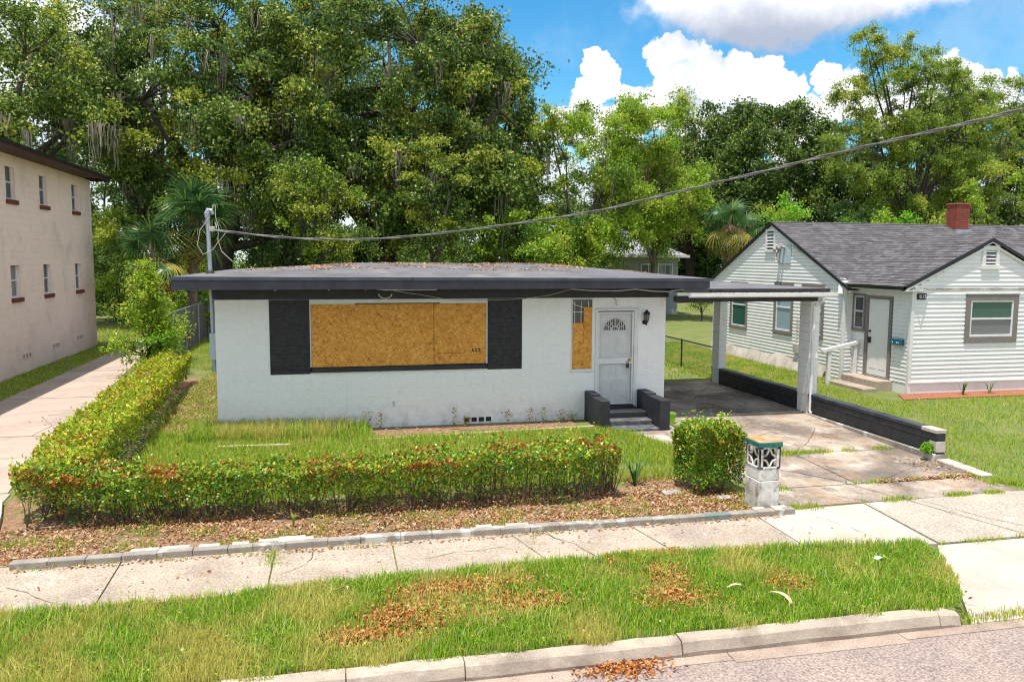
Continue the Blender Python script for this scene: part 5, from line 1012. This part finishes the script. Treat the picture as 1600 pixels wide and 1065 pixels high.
# right-hand background
tree('live_oak', 'broad dusky green oak rising behind the gable of the siding house', 'tree', (36.8, 43), [(0, 0, 11.2, 6.6, 4.5, 4.6, 140), (-3.4, -1, 7.2, 3.6, 3, 3.0, 34), (4, -1, 6.5, 5, 3, 3.2, 34)], per=210, cr=(.9, 1.6), leaf=.26, mats=(OAK, OAKD, OAKY), split=(4, 4, .5), trunk=.6, fork=4, limbs=12, lean=(-.5, 0))
tree('live_oak', 'smaller dusky oak between the lime tree and the broad oak', 'tree', (32.0, 47), [(0, 0, 11.2, 4.4, 4.0, 5.0, 74), (-4.5, 0, 8.2, 4.4, 3, 5, 50)], per=200, cr=(.9, 1.6), leaf=.27, mats=(OAKD, OAK), split=(3, 3), trunk=.45, fork=4, limbs=9)
tree('live_oak', 'dense oak behind the chimney of the siding house', 'tree', (52, 41), [(0, 0, 9.6, 10, 4, 6.4, 130), (-6, 0, 6.5, 5, 3, 4, 34), (2, 0, 13.6, 7, 3, 3.4, 34)], per=200, cr=(.9, 1.6), leaf=.27, mats=(OAK, OAKD, OAKY), split=(4, 3, 1), trunk=.5, fork=3.5, limbs=10)
tree('pecan_tree', 'tall airy pecan tree with bare dark limbs against the clouds', 'tree', (41.2, 31.5), [(-2.0, 0, 13.6, 3.2, 2.4, 2.8, 46), (-4.4, 0, 17.4, .8, .7, 1.5, 7), (-2.9, 0, 16.6, .8, .6, 1.1, 5), (-1.2, 0, 17.2, .7, .7, 1.0, 5), (2.6, 0, 15.2, 1.0, .8, 1.2, 7), (4.8, 0, 14.4, .9, .7, 1.0, 6), (-5.6, 0, 14.0, .9, .7, 1.4, 7), (3.4, 0, 11.6, 2.8, 2.2, 2.6, 30), (-4.0, 0, 10.6, 3.0, 2.2, 2.6, 34), (.4, 0, 8.2, 4.2, 2, 3.0, 44), (.6, 0, 16.0, 1.8, 1.2, 1.4, 12)], per=430, cr=(.45, 1.0), leaf=.19, mats=(FERN, OAKY), split=(3, 1), trunk=.26, fork=7.2, limbs=18, asp=.34)
tree('pecan_tree', 'thin airy tree at the right margin with two upright sprays', 'tree', (47.5, 32.5), [(0, 0, 10.4, 3.4, 2.4, 3.0, 34), (-1.6, 0, 15.2, 1.2, .9, 1.8, 9), (2.0, 0, 14.4, 1.6, 1.1, 1.8, 11), (-2, 0, 7, 3.6, 2, 2.6, 24)], per=420, cr=(.45, 1.0), leaf=.19, mats=(FERN, OAKY), split=(3, 1), trunk=.20, fork=5, limbs=12, asp=.34)
for (x_, y_, w_, h_, lab, mt) in ((28.4, 27.5, 2.1, 8.4, 'vivid green feathery tree left of the siding house ridge', (LIMEB, LIME)), (34.8, 25, 1.9, 6.6, 'low vivid green tree over the shingle roof', (LIMEB, LIME)), (43.5, 27, 3.6, 9.6, 'leafy green tree behind the chimney at the right margin', (LIME, FERN, OAKY)), (37, 33, 6.5, 7.0, 'dark undergrowth tree behind the shingle roof', (IVY, OAKD)), (19.0, 48, 5, 4.0, 'distant dark hedge trees beyond the back lawn', (IVY, OAKD)), (29.5, 52, 6, 4.4, 'distant trees beyond the parked car', (OAKD, IVY))):
    tree('small_tree', lab, 'tree', (x_, y_), [(0, 0, h_*.6, w_, w_*.8, h_*.42, int(12+w_*w_*2.6))], per=240, cr=(.5, .95), leaf=.17 if y_ < 40 else .25, mats=mt, split=(3, 2, 1)[:len(mt)], trunk=.12, fork=h_*.3, limbs=6)
# tree copies far behind as a closing line (alike and only glimpsed between the others)
far0 = tree('far_tree', 'distant tree glimpsed between the nearer crowns', 'tree', (0, 62), [(0, 0, 9, 6, 4, 6.5, 60)], per=90, cr=(1.1, 2.0), leaf=.38, mats=(OAKD, OAK), split=(3, 3), trunk=.4, fork=3, limbs=6, twig=False, group='distant trees closing the view')
th0 = tree('far_thicket', 'distant dark thicket closing the view at ground level', 'thicket', (-44, 50), [(0, 0, 2.6, 4.6, 2.0, 2.6, 60)], per=110, cr=(.9, 1.5), leaf=.30, mats=(IVY, OAKD, OAK), split=(3, 3, 1), trunk=.08, fork=1, limbs=5, twig=False, group='distant thickets closing the view')
for i in range(15):
    o = copy_tree(th0); o.location = (-37+i*7.2, 50+(i*5) % 6, 0); o.rotation_euler.z = i*1.7; o.scale = (1, 1, .85+.12*((i*3) % 4))
for i, x_ in enumerate((-40, -28, -18, 12, 24, 36, 47, 58, 70)):
    o = copy_tree(far0); o.location = (x_, 60+(i*7) % 11, 0); o.rotation_euler.z = i*1.3; s_ = .8+.1*((i*3) % 4) if x_ < 20 else .72+.06*((i*3) % 4); o.scale = (1, 1, s_)

# ------------------------------------------------------------------ palms
def frond_mesh(name, m, droop, R=.95, nl=30, pet=.9, spread=165):
    bb = MB(); bb.tube([(0, 0, 0), (pet*.5, 0, .10), (pet, 0, .08)], [.022, .016, .012], 4, mi=1)
    for i in range(nl):
        a = math.radians(-spread+2*spread*i/(nl-1)); L = R*(1-.28*abs(a)/math.pi)*random.uniform(.9, 1.05); d = Vector((math.cos(a), math.sin(a), 0)); s_ = Vector((-d.y, d.x, 0)); w = .030; p = Vector((pet, 0, .08)); prev = None
        pts = []
        for k in range(5):
            t = k/4; q = p+d*L*t; q.z -= droop*t*t*L*(.5+.5*abs(math.sin(a)))+(.05*(i % 2)*t) ; q.x -= droop*.25*t*t; ww = w*(1-abs(t-.35)*1.35) if k < 4 else .003; pts.append((q-s_*max(ww, .003), q+s_*max(ww, .003)))
        vs = [v for pr in pts for v in pr]; bb.add(vs, [(2*k, 2*k+1, 2*k+3, 2*k+2) for k in range(4)], 0)
    return bb.mesh(name, [m, M['palmtrunk']])
FR = [frond_mesh('frond', PALM, .35), frond_mesh('frond', PALM, .7, 1.05), frond_mesh('frond', PALMY, .8, 1.0), frond_mesh('frond', PALMD, 1.3, .85)]
def palm(label, x, y, h, sc=1.0, n=34, kinds=(.5, .35, .1, .05), skirt=8, lean=.2):
    root = empty('palm_tree', (x, y, gh(x, y)), label=label, cat='palm tree')
    pts = [(lean*t*t, 0, h*t-.1) for t in (0, .25, .5, .75, 1)]; tb = MB(); tb.tube(pts, [.24, .19, .18, .19, .17], 10); tb.build('trunk', M['palmtrunk'], root)
    bt = MB()
    for i in range(46):
        z = h*(.35+.63*i/46); a = i*2.4; r = .17; px = lean*(z/h)**2+r*math.cos(a); py = r*math.sin(a); bt.tube([(px, py, z), (px+.10*math.cos(a), py+.10*math.sin(a), z+.18)], [.05, .02], 4)
    bt.build('leaf_bases', M['palmtrunk'], root, kind='stuff')
    for i in range(n+skirt):
        dead = i >= n; k = 3 if dead else int(np.searchsorted(np.cumsum(kinds), random.random()*.999)); f = (i+.5)/n
        tilt = math.radians(88-150*f**.9) if not dead else math.radians(random.uniform(-78, -55))
        if not dead and k == 2: tilt = math.radians(random.uniform(-60, -20))
        if k == 3: tilt = math.radians(random.uniform(-80, -50))
        o = bpy.data.objects.new('frond', FR[k]); link(o, root); o.location = (lean, 0, h-.05*(i % 4)); s_ = sc*random.uniform(.85, 1.1)
        o.rotation_euler = (random.uniform(-.35, .35), -tilt, i*2.4+random.uniform(-.2, .2)); o.scale = (s_, s_, s_)
    return root
palm('tall cabbage palm between apartment building and service mast', -3.3, 18.6, 5.0, 1.2, 36, (.4, .35, .17, .08), skirt=7)
palm('shorter drooping cabbage palm in front of the tall palm', -4.7, 17.2, 3.5, 1.05, 26, (.25, .45, .2, .1), skirt=6)
palm('cabbage palm with yellow flower stalks beside the lime tree', 23.5, 24.0, 5.3, 1.2, 26, (.15, .30, .45, .10), skirt=16, lean=.1)
palm('second cabbage palm nearer the gable of the siding house', 24.9, 24.6, 4.9, 1.1, 24, (.2, .35, .35, .10), skirt=14, lean=-.1)

# ------------------------------------------------------------------ hedges and shrubs
def hedge(name, label, cat, line, halfw, z0, z1, n, leaf, rusty=.12, mats=(HEDGE, HEDGEY, RUSTL), yel=.3, stems=60, dense=False):
    """line: list of (x, y, half width, height) along the hedge"""
    L = np.array(line, float); seg = np.linalg.norm(np.diff(L[:, :2], axis=0), axis=1); cum = np.concatenate([[0], np.cumsum(seg)])
    root = empty(name, (L[0, 0], L[0, 1], gh(*L[0, :2])), label=label, cat=cat); o0 = root.location
    s = rng.random(n)*cum[-1]; x = np.interp(s, cum, L[:, 0]); y = np.interp(s, cum, L[:, 1]); hw = np.interp(s, cum, L[:, 2]); H = np.interp(s, cum, L[:, 3])
    i = np.clip(np.searchsorted(cum, s)-1, 0, len(seg)-1); tx = (L[i+1, 0]-L[i, 0])/seg[i]; ty = (L[i+1, 1]-L[i, 1])/seg[i]
    u = rng.uniform(-1, 1, n); v = rng.random(n)**.62
    sh_ = rng.random(n) < .72      # most leaves sit on the outside
    side = rng.random(n); u = np.where(sh_ & (side < .5), np.sign(u)*(1-.14*rng.random(n)), u); v = np.where(sh_ & (side >= .5), 1-.13*rng.random(n), v)
    lump = nz(s, np.sign(u)*3+v, 1.7, 2)*.30; lump2 = nz(s, u, 4.1, 9)*.20
    taper = 1-.28*(1-v)
    off = u*hw*taper*(1+lump+lump2); z = z0+(H-z0)*v*(1+(nz(s, u*.6, 2.6, 31)*.26+nz(s, u, 6, 12)*.16)*v)
    spike = (rng.random(n) < .07) & (v > .85); z = z+np.where(spike, rng.random(n)**1.5*.22, 0)
    thin = (v < .42) & (nz(s, v*2, 2.3, 5)+rng.random(n)*.5 > .12+v)          # bare patches low down
    keep = ~thin | dense
    P = np.stack([x-ty*off, y+tx*off, gyv(y-0)+z], 1)[keep]-np.array(o0); vv = v[keep]; ss_ = s[keep]; uu = u[keep]
    pr = nz(ss_, uu, 1.4, 20); q = rng.random(len(P)); mi = np.zeros(len(P), int); mi[(q < yel*(.4+1.2*vv))] = 1; mi[(rng.random(len(P)) < rusty*(.25+3*np.clip(pr, 0, 1))*(.25+1.5*vv**3))] = 2
    leafmesh('foliage', P, leaf, list(mats), mi, root, up=.6, asp=.52)
    tb = MB()
    for k in range(stems):
        s_ = random.random()*cum[-1]; x_ = np.interp(s_, cum, L[:, 0]); y_ = np.interp(s_, cum, L[:, 1]); hw_ = np.interp(s_, cum, L[:, 2]); H_ = np.interp(s_, cum, L[:, 3]); ii = min(np.searchsorted(cum, s_)-1 if s_ > 0 else 0, len(seg)-1); nx, ny = -(L[ii+1, 1]-L[ii, 1])/seg[ii], (L[ii+1, 0]-L[ii, 0])/seg[ii]
        o_ = random.uniform(-.8, .8)*hw_; a = Vector((x_+nx*o_*.5, y_+ny*o_*.5, gy(y_)-.02))
        for b2 in range(3):
            e_ = a+Vector((random.gauss(0, .09), random.gauss(0, .09), H_*random.uniform(.5, .92))); m = a.lerp(e_, .5)+Vector((random.gauss(0, .03), random.gauss(0, .03), 0)); tb.tube([a-Vector(o0), m-Vector(o0), e_-Vector(o0)], [.010, .007, .004], 4, cap=False)
    tb.build('stems', TWIG, root, kind='stuff')
    return root
hedge('hedge', 'long clipped front hedge with rusty new leaves above the leaf litter', 'hedge', [(-1.85, -4.85, .42, .80), (-1.1, -4.88, .42, .74), (0, -4.97, .40, .68), (2, -5.05, .40, .70), (4, -5.08, .42, .76), (5.6, -5.04, .46, .84), (6.5, -4.98, .38, .80)], .4, .12, .7, 36000, .060, rusty=.26, yel=.26, stems=150)
hedge('hedge', 'yellowing side hedge running back beside the left driveway', 'hedge', [(-1.62, -4.9, .40, .76), (-1.68, -3.2, .48, .80), (-1.66, -1, .50, .82), (-1.78, 1.5, .48, .82), (-1.95, 4.5, .44, .82), (-2.0, 7.2, .40, .80)], .5, .10, .8, 36000, .064, rusty=.12, yel=.80, stems=120)
hedge('bush', 'square clipped green bush on a short stem by the pillar', 'bush', [(7.60, -5.22, .40, 1.0), (8.02, -5.18, .46, 1.05), (8.48, -5.14, .40, 1.0)], .4, .13, 1.0, 20000, .052, rusty=.06, yel=.34, dense=True, stems=4)
MB().tube([(8.03, -5.2, -.2), (8.02, -5.2, .05), (8.04, -5.2, .4)], [.045, .035, .03], 8).build('stub', M['bark'], None)
bpy.data.objects['stub'].name = 'bush_stem'; bs = bpy.data.objects['bush_stem']
bb_ = [o for o in C.objects if o.name.startswith('bush') and o.type == 'EMPTY'][0]; bs.name = 'stem'; bs.parent = bb_; bs.location = -bb_.location
tree('bushy_sapling', 'tall bushy yellow green sapling between left driveway and fence', 'sapling', (-3.0, 8.6), [(.1, 0, 2.2, .42, .5, .85, 26), (0, 0, 3.0, .28, .3, .45, 9), (.15, -.2, 1.0, .6, .7, .7, 24), (-.65, -.2, .8, .3, .4, .35, 5)], per=1100, cr=(.30, .48), leaf=.085, mats=(LIME, HEDGEY, LIMEB), split=(5, 1.2, 2), trunk=.05, fork=.8, limbs=9, trunks=3)
tree('vine', 'leafy vine climbing the grey board fence', 'vine', (-2.75, 11.6), [(0, 0, .9, .25, 1.0, .55, 20), (.1, .8, 1.2, .2, .8, .35, 10)], per=420, cr=(.2, .34), leaf=.085, mats=(HEDGEY, LIME), split=(2, 3), trunk=.02, fork=.5, limbs=5)
tree('shrub', 'small round shrub on the far lawn seen through the carport', 'shrub', (22.3, 24.5), [(0, 0, 1.3, .75, .7, .7, 16)], per=260, cr=(.3, .5), leaf=.11, mats=(OAK, RUSTL), split=(6, 1), trunk=.05, fork=.6, limbs=5)
tree('vine', 'small scraggly weed leaning over the left driveway edge', 'weed', (-2.6, -1.2), [(0, 0, .35, .45, .4, .25, 8)], per=160, cr=(.16, .25), leaf=.05, mats=(HEDGEY, OAKY), split=(2, 3), trunk=.01, fork=.15, limbs=5)
bpy.data.objects['vine.001'].name = 'weed'
# sword-leaf tufts
def tuft(name, label, x, y, h, n, m, sp=.5, w=.012):
    bb = MB()
    for i in range(n):
        a = random.uniform(0, 2*math.pi); l = h*random.uniform(.7, 1.1); d = Vector((math.cos(a), math.sin(a), 0)); s_ = Vector((-d.y, d.x, 0))*w; p = Vector((0, 0, -.02)); q1 = p+d*sp*l*.4+Vector((0, 0, l*.7)); q2 = p+d*sp*l+Vector((0, 0, l*.95)); bb.add([p-s_, p+s_, q1+s_*.9, q1-s_*.9, q2], [(0, 1, 2, 3), (3, 2, 4)])
    o = bb.build(name, m); o.location = (x, y, gh(x, y)); return tag(o, label, 'plant')
tuft('spiky_plant', 'fan shaped green plant at the right end of the front hedge', 6.98, -4.75, .5, 26, PALM, .55, .014)
tuft('spiky_plant', 'small bright tuft in the litter before the front hedge', 1.68, -5.62, .22, 30, GRASSB, .22, .010)
tuft('spiky_plant', 'left spiky green plant in the red mulch', 17.9, .55, .42, 14, PALM, .5, .014)
tuft('spiky_plant', 'right spiky green plant in the red mulch', 18.75, .6, .40, 14, PALM, .5, .014)
leafmesh('weed_clump', ellip(260)*np.array([.13, .1, .12])+np.array([12.78, -4.35, .12]), .06, [LIMEB], label='round bright weed at the foot of the black wall', cat='weed')

# ------------------------------------------------------------------ grass, litter, small things
def blades(name, P, h, w, m, label, cat='grass', lean=.45, tri=3, flat=None):
    n = len(P); hh = h*(.45+.75*rng.random(n)); a = rng.random(n)*2*np.pi; ln = lean*rng.random(n)**.7*hh; la = a+np.pi/2+rng.normal(size=n)*.5
    dx, dy = np.cos(a)*w/2, np.sin(a)*w/2; lx, ly = np.cos(la)*ln, np.sin(la)*ln
    if tri == 1:
        V = np.stack([np.stack([P[:, 0]-dx, P[:, 1]-dy, P[:, 2]], 1), np.stack([P[:, 0]+dx, P[:, 1]+dy, P[:, 2]], 1), np.stack([P[:, 0]+lx, P[:, 1]+ly, P[:, 2]+hh*.92], 1)], 1).reshape(-1, 3); F = [np.arange(3*n).reshape(n, 3)]
    else:
        mx_, my_, mz_ = P[:, 0]+lx*.35, P[:, 1]+ly*.35, P[:, 2]+hh*.6
        V = np.stack([np.stack([P[:, 0]-dx, P[:, 1]-dy, P[:, 2]-.01], 1), np.stack([P[:, 0]+dx, P[:, 1]+dy, P[:, 2]-.01], 1), np.stack([mx_+dx*.8, my_+dy*.8, mz_], 1), np.stack([mx_-dx*.8, my_-dy*.8, mz_], 1), np.stack([P[:, 0]+lx, P[:, 1]+ly, P[:, 2]+hh*.88], 1)], 1).reshape(-1, 3)
        i = np.arange(n)*5; F = [np.stack([i, i+1, i+2, i+3], 1), np.stack([i+3, i+2, i+4], 1)]
    o = bpy.data.objects.new(name, rawmesh(name, V, F, None, [m])); link(o); return tag(o, label, cat, kind='stuff')
lov = lambda x_: np.interp(x_, [-16, -1.2, .7, 2, 4.4, 6, 8.2, 10], [-7.7, -7.72, -7.76, -7.6, -7.5, -7.48, -7.62, -7.86])
def in_strip(x_, y_):
    right = np.interp(y_, [-9.5, -9.3, -8.9, -8.4, -7.9], [8.85, 9.15, 9.42, 9.68, 9.8])+.06*nz(x_, y_, 5, 7)
    return (y_ < lov(x_)+.03+.05*nz(x_, y_, 4, 1)) & (y_ > -9.46+.10*nz(x_, y_, 3.1, 2)) & (x_ < right)
patch = [(3.0, -8.6, .6, .42), (3.7, -8.0, .9, .22), (4.3, -8.5, .5, .25), (6.1, -8.15, .32, .38), (5.9, -8.75, .5, .3), (2.4, -8.9, .35, .2), (7.4, -8.6, .3, .3)]
def near_patch(x_, y_, k=1.0):
    r = np.full(len(x_), 9.)
    for (cx, cy, rx, ry) in patch: r = np.minimum(r, ((x_-cx)/rx)**2+((y_-cy)/ry)**2)
    return r < k*(1+.8*nz(x_, y_, 3, 4))
P = scatter(190000, -3.2, 9.95, -9.52, -7.3, ghv, lambda x_, y_: in_strip(x_, y_) & (~near_patch(x_, y_) | (rng.random(len(x_)) < .5)) & (rng.random(len(x_)) < .82+.8*nz(x_, y_, 1.6, 8)))
blades('verge_grass', P, .125, .0085, GRASSB, 'thick green grass on the verge between sidewalk and kerb')
P = scatter(9000, -2, 8.5, -6.3, -5.2, ghv, lambda x_, y_: nz(x_, y_, 2.2, 16) > .08)
blades('bed_weeds', P, .10, .009, GRASS, 'patchy weeds and grass coming up through the bed litter', 'weeds')
P = scatter(9000, -3.2, 9.85, -9.42, -7.5, ghv, lambda x_, y_: in_strip(x_, y_) & (nz(x_, y_, 1.3, 6) > -.05))
blades('verge_grass', P, .24, .0075, GRASSB, 'longer straggling blades standing above the verge grass', lean=1.1)
pathx = lambda y_: np.interp(y_, [-6, -3.4, -2.9, -1.6, -1.1, 0], [8.7, 8.7, 8.64, 8.3, 7.7, 7.64])
def in_yard(x_, y_): return (x_ < pathx(y_)) & ~((y_ > -1.0) & (x_ > 3.0)) & ((x_ > -1.15) | (y_ > 8)) & ((y_ > -4.55+.25*nz(x_, y_, 1.5, 1)) | ((x_ > 6.7) & (y_ > -4.6)) )
P = scatter(150000, -1.2, 8.7, -5.2, -.0, ghv, lambda x_, y_: in_yard(x_, y_) & (rng.random(len(x_)) < .75+.9*nz(x_, y_, 1.2, 3)-.25*np.clip((x_-6)/2, 0, 1)*(y_ < -3.5)))
blades('yard_grass', P, .15, .0095, GRASS, 'uneven grass filling the front yard behind the hedge')
P = scatter(9000, -.5, 2.9, -.95, -.01, ghv, lambda x_, y_: rng.random(len(x_)) < 1.1-x_/3.2)
blades('yard_grass', P, .36, .010, GRASSB, 'tall uncut grass against the left foot of the house wall')
P = scatter(46000, -3.0, -.02, -.2, 22, ghv, lambda x_, y_: ((x_ > -1.4) | (y_ > 9.5)) & (rng.random(len(x_)) < .6+nz(x_, y_, 1.5, 9)))
blades('side_grass', P, .13, .012, GRASS, 'yellow green grass between the side hedge and the house', tri=1)
P = scatter(120000, 13.1, 27, -6.22, 3.2, ghv, lambda x_, y_: (rng.random(len(x_)) < np.interp(x_, [13, 20, 27], [1, .7, .35])) & ~((x_ > 15.5) & (y_ > .15)) & (rng.random(len(x_)) < .8+.7*nz(x_, y_, .9, 3)) & ~((x_ < 13.35) & (y_ < -5.2)))
blades('neighbour_lawn', P, .095, .013, GRASS, 'bright lawn in front of the siding house', tri=1)
P = scatter(40000, 13.1, 16.2, 3.2, 14, ghv, lambda x_, y_: rng.random(len(x_)) < .85)
blades('side_lawn', P, .10, .016, GRASSB, 'lawn strip between carport and siding house', tri=1)
P = scatter(50000, 9.7, 36, 5.2, 34, lambda x_, y_: np.zeros(len(x_)), lambda x_, y_: ((x_ > 16) | (x_ < 13.2) | (y_ > 14)) & ~((x_ > 16.1) & (x_ < 30) & (y_ < 11.3)) & ~((y_ > 27.7) & (x_ > 20) & (x_ < 25.5)) & (rng.random(len(x_)) < .9+.8*nz(x_, y_, .35, 3)))
blades('back_lawn', P, .13, .035, GRASSB, 'sunny lawn behind the carport reaching to the far path', tri=1)
P = scatter(16000, -6.78, -5.55, 2, 18, ghv, lambda x_, y_: rng.random(len(x_)) < .8+nz(x_, y_, 1.3, 3)); blades('wall_foot_grass', P, .09, .014, GRASS, 'thin strip of grass along the foot of the apartment wall', tri=1)
P = scatter(26000, -9, 16, 18.2, 27, lambda x_, y_: np.zeros(len(x_))); blades('shade_grass', P, .16, .03, GRASSB, 'rough shaded grass under the oak grove', tri=1)
# tufts growing in the joints
segs = [((10.55, -3.5), (12.6, -3.5), 1500, .07), ((8.8, -5.36), (9.7, -5.4), 1300, .09), ((9.0, -3.52), (10.6, -3.5), 2600, .10), ((10.4, -5.36), (12.6, -5.32), 700, .045), ((10.1, -6.24), (11.0, -6.23), 500, .05), ((11.6, -6.23), (12.6, -6.22), 900, .035), ((8.85, -6.25), (9.3, -6.3), 420, .07), ((1.46, -7.6), (1.47, -6.55), 420, .07), ((13.0, -5.6), (13.6, -6.2), 1600, .07), ((12.8, -5.9), (12.95, -4.6), 700, .035), ((9.0, -9.52), (12, -9.5), 1500, .05), ((10.05, -7.9), (12.3, -7.88), 500, .03), ((4.5, -7.5), (4.85, -6.6), 90, .03), ((-1.5, -6.56), (8.2, -6.56), 420, .035), ((9.3, -1.0), (9.3, -.1), 200, .03)]
PP = []
for (a, b_, n, sp) in segs:
    t = rng.random(n); k = nz(t*np.hypot(b_[0]-a[0], b_[1]-a[1]), t*0, 2.2, a[0]) > -.12; t = t[k]; n = len(t); x_ = a[0]+(b_[0]-a[0])*t+rng.normal(size=n)*sp; y_ = a[1]+(b_[1]-a[1])*t+rng.normal(size=n)*sp; PP.append(np.stack([x_, y_, ghv(x_, y_)+.015], 1))
PP = np.concatenate(PP); PP[:, 2] = np.where((PP[:, 1] < -7.95) & (PP[:, 0] > 8.9), -.43+(PP[:, 1]+9.62)*.11, PP[:, 2]); blades('joint_weeds', PP, .075, .008, GRASS, 'weeds and grass growing in the concrete joints', 'weeds')
P = scatter(15000, -3, 9.8, -9.4, -7.5, lambda a, b_: ghv(a, b_)+.03+rng.random(len(a))*.05, lambda a, b_: in_strip(a, b_) & (nz(a, b_, 2.2, 41) > .1))
leafmesh('verge_weeds', P, .034, [LIME, HEDGE], rng.integers(0, 2, len(P)), up=1.6, asp=.8, kind='stuff', label='low broad leaved weeds spreading through the verge grass', cat='weeds')
lit = lambda n, x0, x1, y0, y1, k=None, dz=.02: scatter(n, x0, x1, y0, y1, lambda a, b_: ghv(a, b_)+dz+rng.random(len(a))*.03, k)
def shp(P, n=1): return P
leafmesh('bed_leaf_litter', np.concatenate([lit(15000, -2.15, 8.55, -6.38, -5.1, lambda a, b_: rng.random(len(a)) < .72+1.1*nz(a, b_, 1.4, 3)), lit(3600, -1.3, -.05, 0, 9), lit(4200, -1.2, 6.5, -5.3, -4.5), lit(1500, 6.8, 8.5, -5.9, -4.3), lit(1200, -1.6, -.4, -4.6, 6)]), .046, [LITTER], up=1.6, asp=.55, kind='stuff', label='pale brown dead leaves covering the front planting bed', cat='leaf litter')
def in_patch(n):
    out = []
    for (cx, cy, rx, ry) in patch:
        k = int(n*rx*ry*4); a = rng.normal(size=(k, 2))*.48; out.append(np.stack([cx+a[:, 0]*rx, cy+a[:, 1]*ry], 1))
    q = np.concatenate(out); return np.stack([q[:, 0], q[:, 1], ghv(q[:, 0], q[:, 1])+.0+rng.random(len(q))*.085], 1)
pq = in_patch(2300); pq = pq[(pq[:, 1] > -9.4) & (pq[:, 1] < -7.55)]
leafmesh('verge_leaf_litter', np.concatenate([pq, lit(650, -1.5, 9.4, -9.4, -7.6, None, .04), lit(700, 5.5, 6.6, -7.75, -7.4, None, .03)]), .048, [LITTERR], up=1.0, asp=.5, kind='stuff', label='orange brown leaf patches lying in the verge grass', cat='leaf litter')
leafmesh('walk_leaf_litter', np.concatenate([lit(500, -1.5, 8.6, -6.62, -6.5, None, .02), lit(90, -1.5, 9.8, -7.6, -6.6, None, .02), lit(260, 12.2, 13.0, -5.6, -4.2, None, .02), lit(600, 11, 12.85, -5.42, -5.28, None, .02), lit(250, 10.9, 12.8, 0, 4.3, None, .02), lit(300, 3.1, 7.4, -.8, -.05, None, .02)]), .05, [LITTER], up=2, asp=.5, kind='stuff', label='scattered dry leaves along the sidewalk and driveway edges', cat='leaf litter')
k_ = rng.normal(size=(1500, 2)); k_ = k_[:620]
pz = np.stack([4.95+k_[:, 0]*.2, -9.70+k_[:, 1]*.10, -.43+np.abs(rng.normal(size=620))*.02], 1)
leafmesh('gutter_leaf_pile', pz[(pz[:, 1] < -9.6)], .05, [LITTERR], up=.9, asp=.5, label='heap of dry orange leaves in the gutter at the kerb', cat='leaf pile', kind='stuff')
gl_ = [(4.6, -8.15, .6), (7.05, -8.75, .5), (6.9, -9.05, .35)]
def palm_scrap(label, x, y, a, L):
    bb = MB(); pts = [Vector((L*t*math.cos(a)+.06*math.sin(t*4), L*t*math.sin(a)+.05*math.cos(t*5), .10+.03*math.sin(t*6))) for t in np.linspace(0, 1, 9)]; n_ = Vector((-math.sin(a), math.cos(a), .2)); 
    vs = [];
    for i, p in enumerate(pts): w = .024*math.sin(math.pi*(i+.6)/9.5); vs += [p-n_*w, p+n_*w]
    bb.add(vs, [(2*i, 2*i+1, 2*i+3, 2*i+2) for i in range(8)]); o = bb.build('palm_scrap', M['plank']); o.location = (x, y, gh(x, y)); tag(o, label, 'dead leaf')
palm_scrap('curled pale palm leaf on the verge, right of the brown patches', 6.55, -8.75, .5, .30); palm_scrap('pale twisted stalk lying in the verge grass below the curled leaf', 6.95, -8.95, -1.1, .30); palm_scrap('dry leaf scrap at the sidewalk edge of the verge', 2.35, -8.0, 2.2, .35)
lb = MB(); lb.add([(0, 0, 0), (.1, .02, .015), (.13, .07, .0), (.05, .09, .02), (-.02, .05, .005)], [(0, 1, 2, 3, 4)]); o = lb.build('litter', M['cloth']); o.location = (8.75, -8.35, gh(8.75, -8.35)+.10); tag(o, 'small pale blue scrap of litter in the verge grass', 'litter')
b = MB(); b.bbox(0, 0, 0, .22, .12, .07, .02); o = b.build('stone', M['edging']); o.location = (7.95, -5.75, gh(8, -5.7)); tag(o, 'flat grey stone under the clipped bush', 'stone')
b = MB(); b.bbox(0, 0, 0, .3, .2, .05, .02); o = b.build('stone', M['edging']); o.location = (7.25, -5.35, gh(7.2, -5.3)); tag(o, 'pale flat stone in the bed left of the bush', 'stone')
# weeds along the foot of the house wall
q = []
for x_ in (2.95, 3.2, 4.75, 5.0, 5.9, 6.4, 6.7, 7.1, 7.35): 
    n = 36; q.append(np.stack([x_+rng.normal(size=n)*.05, -.10+rng.normal(size=n)*.03, .02+rng.random(n)*random.uniform(.15, .4)], 1))
leafmesh('wall_weeds', np.concatenate(q), .05, [HEDGEY, RUSTL], rng.integers(0, 2, 36*9), label='little weeds sprouting along the foot of the white wall', cat='weeds', kind='stuff')
